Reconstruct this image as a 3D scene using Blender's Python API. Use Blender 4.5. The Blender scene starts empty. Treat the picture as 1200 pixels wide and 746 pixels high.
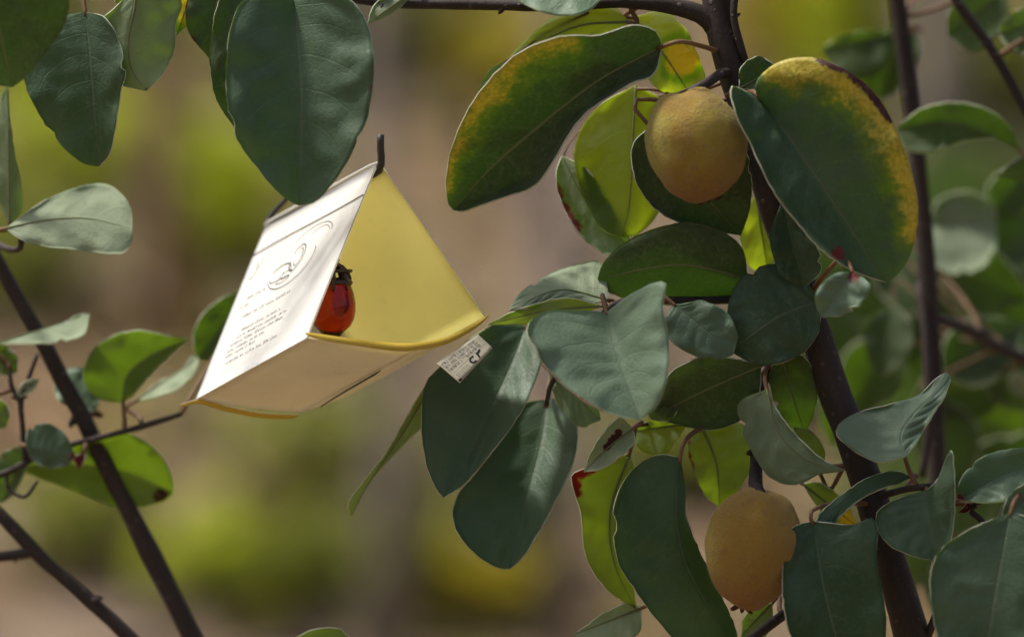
import bpy, bmesh, math, random
from mathutils import Vector, noise, Matrix

# ------------------------------------------------------------------ camera, sky, sun, exposure
SC = bpy.context.scene
COL = SC.collection
D0, PX, H = 2.5, 0.00045, 1.45          # focus distance, metres per photo pixel there, eye height
cam_d = bpy.data.cameras.new('camera'); cam = bpy.data.objects.new('camera', cam_d); COL.objects.link(cam)
cam.location = (0, 0, H); cam.rotation_euler = (math.pi/2, 0, 0)
cam_d.sensor_width = 36; cam_d.lens = 36*D0/(1200*PX)
cam_d.clip_start = 0.05; cam_d.clip_end = 2000
cam_d.dof.use_dof = True; cam_d.dof.focus_distance = D0-0.005; cam_d.dof.aperture_fstop = 3.0
SC.camera = cam

TO_SUN = Vector((-0.43, 0.05, 0.86)).normalized()
W = bpy.data.worlds.new('World'); SC.world = W; W.use_nodes = True
wn = W.node_tree; wn.nodes.clear()
sky = wn.nodes.new('ShaderNodeTexSky'); sky.sky_type = 'NISHITA'; sky.sun_disc = False
sky.sun_elevation = math.asin(TO_SUN.z); sky.sun_rotation = math.atan2(TO_SUN.x, TO_SUN.y)
sky.air_density = 1.0; sky.dust_density = 6.0; sky.ozone_density = 1.0
bg = wn.nodes.new('ShaderNodeBackground'); bg.inputs['Strength'].default_value = 0.105
wo = wn.nodes.new('ShaderNodeOutputWorld')
wn.links.new(sky.outputs[0], bg.inputs[0]); wn.links.new(bg.outputs[0], wo.inputs[0])
sun_d = bpy.data.lights.new('sun', 'SUN'); sun_d.energy = 3.5; sun_d.angle = math.radians(7)
sun_d.color = (1.0, 0.96, 0.90)
sun = bpy.data.objects.new('sun', sun_d); COL.objects.link(sun)
sun.location = (-4, 3, 6); sun.rotation_euler = TO_SUN.to_track_quat('Z', 'Y').to_euler()
SC.view_settings.view_transform = 'Standard'; SC.view_settings.look = 'None'
SC.view_settings.exposure = 0.60; SC.view_settings.gamma = 1.0
SC.view_settings.use_curve_mapping = False
SC.render.engine = 'CYCLES'
SC.cycles.use_denoising = True
SC.cycles.max_bounces = 6; SC.cycles.transmission_bounces = 6; SC.cycles.diffuse_bounces = 4; SC.cycles.glossy_bounces = 2
SC.cycles.caustics_refractive = False; SC.cycles.caustics_reflective = False
SC.cycles.sample_clamp_indirect = 6.0

rnd = random.Random(7)
def P(x, y, d=0.0):
    """a point of the photograph at d (in focus-plane pixels) behind the focus distance"""
    D = D0 + d*PX; k = PX*D/D0
    return Vector(((x-600)*k, D, H-(y-373)*k))

# ------------------------------------------------------------------ object helpers
WORLD = {}
def put(o, parent, origin):
    COL.objects.link(o)
    WORLD[o.name] = Vector(origin)
    if parent is not None:
        o.parent = parent
        o.location = Vector(origin) - WORLD[parent.name]
    else:
        o.location = origin
    return o
def empty(name, origin, label, cat, group=None):
    o = bpy.data.objects.new(name, None); o.empty_display_size = 0.05
    put(o, None, origin); tag(o, label, cat, group); return o
def tag(o, label=None, cat=None, group=None, kind=None):
    if label: o['label'] = label
    if cat: o['category'] = cat
    if group: o['group'] = group
    if kind: o['kind'] = kind
    return o
def mesh_obj(name, verts, faces, mats, parent=None, origin=(0, 0, 0), fm=None, smooth=True):
    """verts in world space"""
    org = Vector(origin)
    me = bpy.data.meshes.new(name)
    me.from_pydata([tuple(Vector(v)-org) for v in verts], [], faces)
    if not isinstance(mats, (list, tuple)): mats = [mats]
    for m in mats: me.materials.append(m)
    if fm: me.polygons.foreach_set('material_index', fm)
    me.polygons.foreach_set('use_smooth', [smooth]*len(faces))
    me.update()
    o = bpy.data.objects.new(name, me)
    return put(o, parent, org)

# ------------------------------------------------------------------ material helpers
class NT:
    def __init__(s, name):
        s.m = bpy.data.materials.new(name); s.m.use_nodes = True
        s.t = s.m.node_tree; s.t.nodes.clear()
        s.out = s.n('ShaderNodeOutputMaterial')
    def n(s, ty, **kw):
        nd = s.t.nodes.new(ty)
        for k, v in kw.items(): setattr(nd, k, v)
        return nd
    def l(s, a, b): s.t.links.new(a, b)
    def set(s, sock, v):
        if hasattr(v, 'links') or isinstance(v, bpy.types.NodeSocket): s.l(v, sock)
        else:
            if isinstance(v, (tuple, list)) and len(v) == 3 and sock.type == 'RGBA': v = (*v, 1)
            sock.default_value = v
    def math(s, op, a, b=0.0, c=None, clamp=False):
        nd = s.n('ShaderNodeMath', operation=op); nd.use_clamp = clamp
        s.set(nd.inputs[0], a); s.set(nd.inputs[1], b)
        if c is not None: s.set(nd.inputs[2], c)
        return nd.outputs[0]
    def mix(s, f, a, b, blend='MIX'):
        nd = s.n('ShaderNodeMix', data_type='RGBA', blend_type=blend)
        s.set(nd.inputs['Factor'], f); s.set(nd.inputs['A'], a); s.set(nd.inputs['B'], b)
        return nd.outputs['Result']
    def step(s, v, lo, hi):
        nd = s.n('ShaderNodeMapRange', interpolation_type='SMOOTHSTEP')
        s.set(nd.inputs['Value'], v); s.set(nd.inputs['From Min'], lo); s.set(nd.inputs['From Max'], hi)
        return nd.outputs['Result']
    def noise(s, vec, scale, detail=3, rough=0.5, w=None):
        nd = s.n('ShaderNodeTexNoise', noise_dimensions='4D' if w is not None else '3D')
        s.l(vec, nd.inputs['Vector']); nd.inputs['Scale'].default_value = scale
        nd.inputs['Detail'].default_value = detail; nd.inputs['Roughness'].default_value = rough
        if w is not None: s.set(nd.inputs['W'], w)
        return nd.outputs['Fac']
    def obj(s): return s.n('ShaderNodeTexCoord').outputs['Object']
    def bump(s, h, strength=0.5, dist=0.001, normal=None):
        nd = s.n('ShaderNodeBump'); nd.inputs['Strength'].default_value = strength
        nd.inputs['Distance'].default_value = dist; s.l(h, nd.inputs['Height'])
        if normal is not None: s.l(normal, nd.inputs['Normal'])
        return nd.outputs[0]
    def pr(s, color, rough=0.5, spec=0.4, normal=None, **kw):
        p = s.n('ShaderNodeBsdfPrincipled')
        s.set(p.inputs['Base Color'], color); s.set(p.inputs['Roughness'], rough)
        s.set(p.inputs['Specular IOR Level'], spec)
        for k, v in kw.items(): s.set(p.inputs[k.replace('_', ' ')], v)
        if normal is not None: s.l(normal, p.inputs['Normal'])
        return p.outputs[0]
    def trans(s, color, fac, sh, normal=None):
        t = s.n('ShaderNodeBsdfTranslucent'); s.set(t.inputs['Color'], color)
        mx = s.n('ShaderNodeMixShader'); s.set(mx.inputs[0], fac)
        s.l(sh, mx.inputs[1]); s.l(t.outputs[0], mx.inputs[2]); return mx.outputs[0]
    def done(s, sh): s.l(sh, s.out.inputs['Surface']); return s.m

def leaf_material(name, upper):
    q = NT(name)
    uv = q.n('ShaderNodeTexCoord').outputs['UV']
    sp = q.n('ShaderNodeSeparateXYZ'); q.l(uv, sp.inputs[0])
    u, v = sp.outputs[0], sp.outputs[1]
    s = q.math('ABSOLUTE', q.math('SUBTRACT', q.math('MULTIPLY', u, 2.0), 1.0))
    ob = q.obj(); rn = q.n('ShaderNodeObjectInfo').outputs['Random']
    w = q.math('MULTIPLY', rn, 40.0)
    off = q.n('ShaderNodeVectorMath', operation='ADD'); q.l(ob, off.inputs[0]); q.l(w, off.inputs[1]); ob = off.outputs[0]
    big = q.noise(ob, 28, 1, 0.55); fine = q.noise(ob, 420, 1, 0.6); mid = q.noise(ob, 110, 2, 0.6)
    def attr(nm, ty):
        a = q.n('ShaderNodeAttribute', attribute_type=ty, attribute_name=nm); return a
    tint = attr('tint', 'OBJECT').outputs['Fac']; yel = attr('yel', 'OBJECT').outputs['Fac']
    bl = attr('blight', 'GEOMETRY').outputs['Color']
    bs = q.n('ShaderNodeSeparateColor'); q.l(bl, bs.inputs[0])
    jit = q.math('MULTIPLY', q.math('SUBTRACT', q.math('ADD', q.math('MULTIPLY', mid, 0.45), q.math('ADD', q.math('MULTIPLY', fine, 0.25), q.math('MULTIPLY', big, 0.3))), 0.5), 1.5)
    ya = q.math('ADD', bs.outputs[0], q.math('MULTIPLY', jit, q.step(bs.outputs[0], 0.0, 0.3)))
    mg = q.step(ya, 0.02, 0.50); my = q.step(ya, 0.38, 0.85)
    mr = q.step(q.math('ADD', bs.outputs[1], jit), 0.38, 0.58)
    mb = q.step(q.math('ADD', bs.outputs[2], jit), 0.40, 0.60)
    # veins: midrib + curved laterals + net
    midrib = q.math('SUBTRACT', 1.0, q.step(s, 0.0, 0.045))
    curve = q.math('POWER', s, 1.4)
    wv = q.math('SUBTRACT', q.math('MULTIPLY', v, 7.0), q.math('MULTIPLY', curve, 1.7))
    wv = q.math('ADD', wv, q.math('MULTIPLY', q.math('SUBTRACT', big, 0.5), 0.9))
    fr = q.math('ABSOLUTE', q.math('SUBTRACT', q.math('FRACT', q.math('ADD', wv, 20.0)), 0.5))
    lat = q.math('MULTIPLY', q.step(fr, 0.45, 0.495), q.math('SUBTRACT', 1.0, q.step(s, 0.6, 0.95)))
    vo = q.n('ShaderNodeTexVoronoi', feature='DISTANCE_TO_EDGE'); vo.inputs['Scale'].default_value = 300
    q.l(ob, vo.inputs['Vector'])
    net = q.math('SUBTRACT', 1.0, q.step(vo.outputs[0], 0.0, 0.12))
    if upper:
        dark, pale = (0.012, 0.038, 0.013), (0.175, 0.245, 0.165)
        veinc = (0.16, 0.20, 0.11)
    else:
        dark, pale = (0.022, 0.040, 0.010), (0.32, 0.38, 0.25)
        veinc = (0.26, 0.30, 0.16)
    c = q.mix(q.math('ADD', tint, q.math('MULTIPLY', q.math('SUBTRACT', big, 0.5), 0.45), clamp=True), dark, pale)
    c = q.mix(q.math('MULTIPLY', fine, 0.35), c, q.mix(0.5, c, pale))
    c = q.mix(q.math('MULTIPLY', midrib, 0.42 if upper else 0.6), c, veinc)
    c = q.mix(q.math('MULTIPLY', lat, 0.10), c, veinc)
    c = q.mix(q.math('MULTIPLY', net, 0.06), c, veinc)
    # specks of dirt
    spk = q.step(q.math('MULTIPLY', fine, q.math('ADD', mid, 0.5)), 0.66, 0.74)
    c = q.mix(q.math('MULTIPLY', spk, 0.25), c, (0.05, 0.035, 0.02))
    dust = q.math('MULTIPLY', q.step(fine, 0.52, 0.70), q.step(mid, 0.40, 0.62))
    c = q.mix(q.math('MULTIPLY', dust, 0.12), c, pale)
    ycol = q.mix(q.step(fine, 0.35, 0.65), (0.30, 0.25, 0.022), (0.44, 0.36, 0.05))
    c = q.mix(q.math('MULTIPLY', mg, 0.85), c, (0.085, 0.140, 0.014)); c = q.mix(my, c, ycol); c = q.mix(mr, c, (0.13, 0.022, 0.016)); c = q.mix(mb, c, (0.055, 0.018, 0.015))
    tc = q.mix(yel, (0.20, 0.46, 0.05), (0.80, 0.90, 0.12))
    tc = q.mix(mg, tc, (0.45, 0.70, 0.06)); tc = q.mix(my, tc, (0.95, 0.80, 0.12)); tc = q.mix(mr, tc, (0.40, 0.06, 0.03)); tc = q.mix(mb, tc, (0.12, 0.02, 0.02))
    tc = q.mix(q.math('MULTIPLY', midrib, 0.5), tc, (0.25, 0.25, 0.05))
    hgt = q.math('ADD', q.math('MULTIPLY', fine, 0.25), q.math('MULTIPLY', mid, 0.5))
    sgn = -1.0 if upper else 1.0
    hgt = q.math('ADD', hgt, q.math('MULTIPLY', q.math('ADD', midrib, q.math('ADD', q.math('MULTIPLY', lat, 0.35), q.math('MULTIPLY', net, 0.25))), sgn))
    nb = q.bump(hgt, 0.45, 0.0007)
    rough = q.math('ADD', 0.51 if upper else 0.74, q.math('MULTIPLY', q.math('SUBTRACT', mid, 0.5), 0.3))
    pr = q.pr(c, rough, 0.30 if upper else 0.2, nb, Sheen_Weight=0.02 if upper else 0.10, Sheen_Roughness=0.5)
    fac = q.math('ADD', 0.18, q.math('MULTIPLY', yel, 0.50))
    return q.done(q.trans(tc, fac, pr))
M_UP = leaf_material('leaf_upper', True)
M_LO = leaf_material('leaf_lower', False)
def simple(name, col, rough=0.6, spec=0.3, var=0.25, scale=200, bump=0.3, dist=0.0004, trans=None, sheen=0.0):
    q = NT(name); ob = q.obj(); nz = q.noise(ob, scale, 4, 0.6)
    dk = tuple(c*(1-var) for c in col); lt = tuple(min(1, c*(1+var)) for c in col)
    sh = q.pr(q.mix(nz, dk, lt), rough, spec, q.bump(nz, bump, dist), Sheen_Weight=sheen)
    if trans: sh = q.trans(trans[0], trans[1], sh)
    return q.done(sh)
M_RIM = simple('leaf_rim_fuzz', (0.56, 0.57, 0.46), 0.8, 0.1, trans=((0.7, 0.75, 0.4), 0.4))
M_RIB = simple('leaf_rib', (0.17, 0.19, 0.09), 0.7, 0.2, 0.2, trans=((0.5, 0.55, 0.15), 0.25))
M_PET = simple('petiole', (0.15, 0.085, 0.045), 0.6, 0.3, 0.4, trans=((0.6, 0.4, 0.1), 0.15))
def bark_material(name, a, b, c):
    q = NT(name); ob = q.obj()
    mp = q.n('ShaderNodeMapping'); mp.inputs['Scale'].default_value = (1, 1, 0.35); q.l(ob, mp.inputs[0])
    n1 = q.noise(mp.outputs[0], 90, 5, 0.65); n2 = q.noise(ob, 420, 4, 0.6)
    vo = q.n('ShaderNodeTexVoronoi'); vo.inputs['Scale'].default_value = 130; q.l(ob, vo.inputs['Vector'])
    lent = q.math('SUBTRACT', 1.0, q.step(vo.outputs['Distance'], 0.10, 0.22))
    col = q.mix(n1, a, b); col = q.mix(q.math('MULTIPLY', lent, 0.5), col, c)
    col = q.mix(q.math('MULTIPLY', q.step(n2, 0.55, 0.75), 0.35), col, c)
    h = q.math('ADD', q.math('ADD', n1, q.math('MULTIPLY', n2, 0.4)), lent)
    return q.done(q.pr(col, 0.68, 0.3, q.bump(h, 0.6, 0.0009)))
M_BARK = bark_material('quince_bark', (0.014, 0.010, 0.008), (0.040, 0.027, 0.022), (0.10, 0.075, 0.062))

# ------------------------------------------------------------------ curves
def smooth_curve(pts, n):
    """centripetal Catmull-Rom through pts (tuples of any length), n samples even by arc length (first two coordinates)"""
    pts = [tuple(map(float, p)) for p in pts]
    if len(pts) == 2: dense = [tuple(a+(b-a)*k/40 for a, b in zip(*pts)) for k in range(41)]
    else:
        ext = [tuple(2*a-b for a, b in zip(pts[0], pts[1]))]+pts+[tuple(2*a-b for a, b in zip(pts[-1], pts[-2]))]
        dense = []
        for i in range(1, len(ext)-2):
            p0, p1, p2, p3 = ext[i-1:i+3]
            dist = lambda a, b: max(1e-4, math.sqrt(sum((x-y)**2 for x, y in zip(a[:2], b[:2])))**0.5)
            t0 = 0; t1 = dist(p0, p1); t2 = t1+dist(p1, p2); t3 = t2+dist(p2, p3)
            for k in range(14):
                t = t1+(t2-t1)*k/14
                L = lambda a, b, ta, tb: tuple(x*(tb-t)/(tb-ta)+y*(t-ta)/(tb-ta) for x, y in zip(a, b))
                A1 = L(p0, p1, t0, t1); A2 = L(p1, p2, t1, t2); A3 = L(p2, p3, t2, t3)
                B1 = L(A1, A2, t0, t2); B2 = L(A2, A3, t1, t3)
                dense.append(L(B1, B2, t1, t2))
        dense.append(pts[-1])
    acc = [0]
    for a, b in zip(dense, dense[1:]): acc.append(acc[-1]+math.hypot(a[0]-b[0], a[1]-b[1])+1e-6)
    out = []; j = 0
    for i in range(n):
        s = acc[-1]*i/(n-1)
        while j < len(acc)-2 and acc[j+1] < s: j += 1
        f = (s-acc[j])/(acc[j+1]-acc[j])
        out.append(tuple(a+(b-a)*f for a, b in zip(dense[j], dense[j+1])))
    return out

def tube(pts, sides=10, caps=True, knob=0.0, seed=0):
    """pts: list of (Vector, radius); returns verts, faces"""
    V, F = [], []
    n = len(pts); up = Vector((0.31, 0.9, 0.2)).normalized(); prev = None
    for i, (p, r) in enumerate(pts):
        a = pts[max(0, i-1)][0]; b = pts[min(n-1, i+1)][0]
        t = (b-a).normalized() if (b-a).length > 1e-9 else Vector((0, 0, 1))
        e = (up if prev is None else prev); e = e-t*e.dot(t)
        if e.length < 1e-4: e = t.orthogonal()
        e.normalize(); prev = e; f = t.cross(e)
        for k in range(sides):
            an = 2*math.pi*k/sides; dv = e*math.cos(an)+f*math.sin(an)
            rr = r
            if knob: rr *= 1+knob*noise.noise(Vector((p.x*60+seed, p.y*60, p.z*60))+dv*0.9)
            V.append(p+dv*rr)
    for i in range(n-1):
        for k in range(sides):
            a = i*sides+k; b = i*sides+(k+1) % sides
            F.append((a, b, b+sides, a+sides))
    if caps:
        F.append(tuple(reversed(range(sides)))); F.append(tuple(range((n-1)*sides, n*sides)))
    return V, F

def join(parts):
    V, F = [], []
    for v, f in parts:
        o = len(V); V += list(v); F += [tuple(i+o for i in q) for q in f]
    return V, F

# ------------------------------------------------------------------ terrain of the place
def ground_z(x, y):
    t = y-7.0
    z = 0.0
    if t > 0: z = 0.46*(math.sqrt(t*t+1.0)-1.0) if t < 40 else 0.46*(math.sqrt(1601)-1.0)+0.12*(t-40)
    return z+0.10*noise.noise(Vector((x*0.5, y*0.5, 3.0)))+0.03*noise.noise(Vector((x*2.1, y*2.1, 8.0)))
def ground_hit(px, py):
    dirv = (P(px, py)-Vector((0, 0, H))).normalized(); s = 3.0
    while s < 60:
        p = Vector((0, 0, H))+dirv*s
        if p.z < ground_z(p.x, p.y): return p
        s += 0.03
    return p
def steps(vals): return vals
xs = [-400, -200, -100, -50, -25, -14, -9]+[-7+0.22*i for i in range(65)]+[9, 14, 25, 50, 100, 200, 400]
ys = [-300, -120, -50, -20, -8, -3, 0, 1, 2, 2.5, 3, 3.5, 4]+[4.4+0.24*i for i in range(80)]+[25, 30, 36, 44, 60, 90, 150, 300, 600]
gv = [(x, y, ground_z(x, y)) for y in ys for x in xs]
gf = [(j*len(xs)+i, j*len(xs)+i+1, (j+1)*len(xs)+i+1, (j+1)*len(xs)+i) for j in range(len(ys)-1) for i in range(len(xs)-1)]
def ground_material():
    q = NT('woodland_floor'); ob = q.obj()
    n1 = q.noise(ob, 1.5, 3, 0.5); n2 = q.noise(ob, 3.4, 4, 0.6); n3 = q.noise(ob, 26, 5, 0.7); n4 = q.noise(ob, 0.9, 2, 0.5)
    c = q.mix(q.step(n1, 0.36, 0.62), (0.215, 0.165, 0.118), (0.235, 0.150, 0.080))
    c = q.mix(q.step(n2, 0.56, 0.74), c, (0.28, 0.235, 0.19))
    c = q.mix(q.math('MULTIPLY', q.step(n4, 0.52, 0.72), 0.7), c, (0.20, 0.19, 0.055))
    c = q.mix(q.math('MULTIPLY', n3, 0.35), c, (0.10, 0.07, 0.05))
    return q.done(q.pr(c, 0.9, 0.1, q.bump(n3, 0.8, 0.03)))
g = mesh_obj('ground', gv, gf, ground_material()); tag(g, kind='structure')
tag(g, 'brown leaf-strewn slope rising behind the tree')

# ------------------------------------------------------------------ trees near the lens: branches
def px_branch(pts, n, seed):
    """(x,y,d,w) pixels or ('w',x,y,z,r) world"""
    arr = []
    for p in pts:
        if p[0] == 'w': arr.append((p[1], p[3], p[2], p[4]))
        else:
            v = P(p[0], p[1], p[2]); arr.append((v.x, v.z, v.y, p[3]*PX/2*(v.y/D0)))
    c = smooth_curve(arr, n)
    out = [(Vector((a[0], a[2], a[1])), max(0.0006, a[3])) for a in c]
    return out
BR = []
def branch(name, parent, pts, n=40, sides=12, seed=0, buds=0, end_at=None):
    c = px_branch(pts, n, seed)
    V, F = tube(c, sides, True, 0.22, seed)
    parts = [(V, F)]
    r_ = random.Random(seed+5)
    for k in range(buds):
        i = r_.randrange(2, n-2); p, r = c[i]
        t = (c[i+1][0]-c[i-1][0]).normalized(); s = t.orthogonal().normalized()
        s.rotate(Matrix.Rotation(r_.uniform(0, 6.28), 3, t)); L = max(0.004, r*1.5)
        parts.append(tube([(p, r*0.85), (p+s*r*0.9+t*r*0.2, r*0.62), (p+s*(r+L*0.4)+t*r*0.5, r*0.34), (p+s*(r+L*0.6)+t*r*0.8, r*0.08)], 7))
    V, F = join(parts)
    o = mesh_obj(name, V, F, M_BARK, parent, c[0][0])
    BR.append((o, c)); return o

base1 = Vector((0.36, 2.60, ground_z(0.36, 2.60)))
t1 = empty('quince_tree', base1, 'quince tree with dark stem, big leaves and two fruits in sharp focus', 'tree')
z0 = lambda x, y: ground_z(x, y)-0.05
main = branch('trunk', t1, [(800, -330, 60, 22), (825, -120, 45, 30), (838, -10, 32, 35), (850, 50, 30, 39), (868, 110, 30, 38), (890, 190, 30, 35), (915, 260, 30, 38),
    (940, 340, 30, 37), (968, 430, 30, 36), (1000, 520, 30, 38), (1030, 610, 30, 40), (1055, 700, 30, 41), (1082, 790, 35, 44), ('w', 0.285, 2.55, 0.75, 0.014), ('w', 0.36, 2.60, z0(0.36, 2.6), 0.028)], 110, 14, 3, 6)
top = branch('branch', t1, [(846, 48, 30, 26), (828, 22, 28, 24), (800, 10, 25, 20), (740, 3, 20, 16), (640, 7, 15, 13), (540, 5, 12, 13), (460, 3, 14, 12), (400, -4, 20, 11), (320, -28, 30, 10), (200, -42, 40, 9), (60, -48, 60, 7), (-70, -40, 80, 4)], 70, 12, 11, 9)
branch('twig', t1, [(884, 100, 30, 9), (870, 60, 12, 9), (860, 20, 8, 9), (862, -10, 10, 9), (872, -70, 20, 6)], 24, 9, 12, 3)
branch('twig', t1, [(945, 355, 30, 12), (900, 350, 52, 10), (830, 352, 45, 10), (765, 352, 30, 9), (722, 356, 12, 9), (702, 372, 12, 8), (668, 415, 45, 7), (645, 452, 55, 6), (640, 475, 60, 5)], 40, 9, 13, 4)
branch('twig', t1, [(958, 400, 35, 14), (925, 412, 46, 13), (897, 440, 42, 13), (888, 490, 22, 14), (886, 540, 0, 15), (887, 574, -14, 16)], 30, 10, 14, 3)
branch('twig', t1, [(1046, 672, 38, 15), (985, 690, 32, 13), (930, 713, 18, 12), (885, 745, 5, 11), (820, 800, -5, 8)], 24, 9, 15, 2)
branch('twig', t1, [(1018, 585, 28, 9), (1045, 577, 0, 8), (1066, 572, -22, 8), (1082, 570, -28, 8), (1096, 566, -30, 4)], 20, 8, 16, 2)
branch('twig', t1, [(1078, 770, 36, 10), (1110, 690, 0, 9), (1138, 645, -18, 8), (1154, 616, -25, 8), (1136, 595, -28, 8), (1150, 586, -29, 7), (1168, 581, -30, 7), (1215, 566, -30, 6), (1260, 560, -30, 4)], 40, 8, 17, 4)
branch('twig', t1, [(890, 462, 38, 9), (850, 484, 72, 7), (812, 490, 84, 6), (770, 494, 80, 5), (742, 500, 40, 4)], 20, 8, 18, 1)

base2 = Vector((0.02, 2.66, ground_z(0.02, 2.66)))
t2 = empty('quince_tree', base2, 'slightly blurred quince tree with two dark slanting stems at lower left', 'tree')
b2a = branch('trunk', t2, [(-95, 120, 245, 13), (-50, 215, 250, 15), (0, 312, 255, 17), (60, 420, 262, 19), (112, 520, 268, 21), (160, 615, 272, 23), (225, 746, 280, 25), (300, 900, 290, 28), ('w', -0.03, 2.65, 0.8, 0.011), ('w', 0.02, 2.66, z0(0.02, 2.66), 0.024)], 80, 12, 21, 8)
branch('branch', t2, [(-130, 470, 235, 9), (-70, 535, 238, 12), (0, 603, 240, 15), (45, 650, 243, 17), (100, 700, 247, 17), (150, 746, 250, 18), (240, 850, 265, 24), (305, 950, 288, 25)], 40, 12, 22, 6)
branch('twig', t2, [(42, 645, 242, 12), (15, 650, 238, 13), (-40, 655, 235, 9)], 12, 8, 23, 1)
branch('twig', t2, [(-95, 505, 238, 9), (-40, 560, 232, 8), (0, 556, 232, 8), (50, 532, 235, 8), (90, 519, 238, 7), (146, 505, 240, 7), (190, 492, 242, 7), (212, 485, 243, 6)], 36, 8, 24, 4)
branch('twig', t2, [(30, 541, 234, 8), (27, 500, 228, 7), (25, 470, 226, 7), (33, 445, 225, 6), (44, 415, 225, 5)], 18, 8, 25, 3)
branch('twig', t2, [(25, 472, 226, 6), (14, 452, 226, 6), (12, 432, 227, 4)], 10, 8, 26, 1)
branch('twig', t2, [(8, 553, 232, 5), (10, 572, 228, 5), (28, 582, 226, 5), (44, 563, 226, 4)], 14, 7, 27, 1)
branch('twig', t2, [(-20, 275, 252, 10), (10, 292, 190, 8), (24, 290, 150, 7), (22, 272, 130, 7), (10, 268, 122, 5)], 16, 8, 28, 0)
#branch('twig', t2, [(210, 486, 243, 6), (204, 455, 255, 5), (212, 425, 268, 4), (228, 410, 276, 3)], 12, 7, 29, 0)

base3 = Vector((0.44, 2.85, ground_z(0.44, 2.85)))
t3 = empty('quince_tree', base3, 'blurred thin-stemmed quince sapling standing behind the right side', 'tree')
branch('trunk', t3, [(1015, -260, 430, 14), (1040, -80, 440, 18), (1052, 0, 445, 20), (1066, 110, 450, 21), (1082, 260, 450, 22), (1092, 420, 450, 23), (1098, 560, 450, 24), (1112, 760, 460, 26), ('w', 0.34, 2.77, 0.8, 0.009), ('w', 0.44, 2.85, z0(0.44, 2.85), 0.018)], 80, 12, 31, 8)
branch('branch', t3, [(1112, 790, 462, 16), (1180, 600, 400, 15), (1262, 400, 330, 14), (1250, 220, 310, 13), (1200, 125, 300, 12), (1160, 55, 298, 12), (1120, 0, 298, 11), (1085, -60, 300, 8)], 50, 10, 32, 7)
branch('branch', t3, [(1093, 372, 452, 14), (1130, 384, 520, 15), (1165, 404, 580, 16), (1240, 436, 640, 13), (1330, 470, 700, 8)], 24, 10, 33, 3)
branch('branch', t3, [(1078, 330, 450, 10), (1086, 400, 430, 12), (1090, 480, 420, 12), (1080, 560, 420, 9)], 16, 9, 34, 2)

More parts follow.
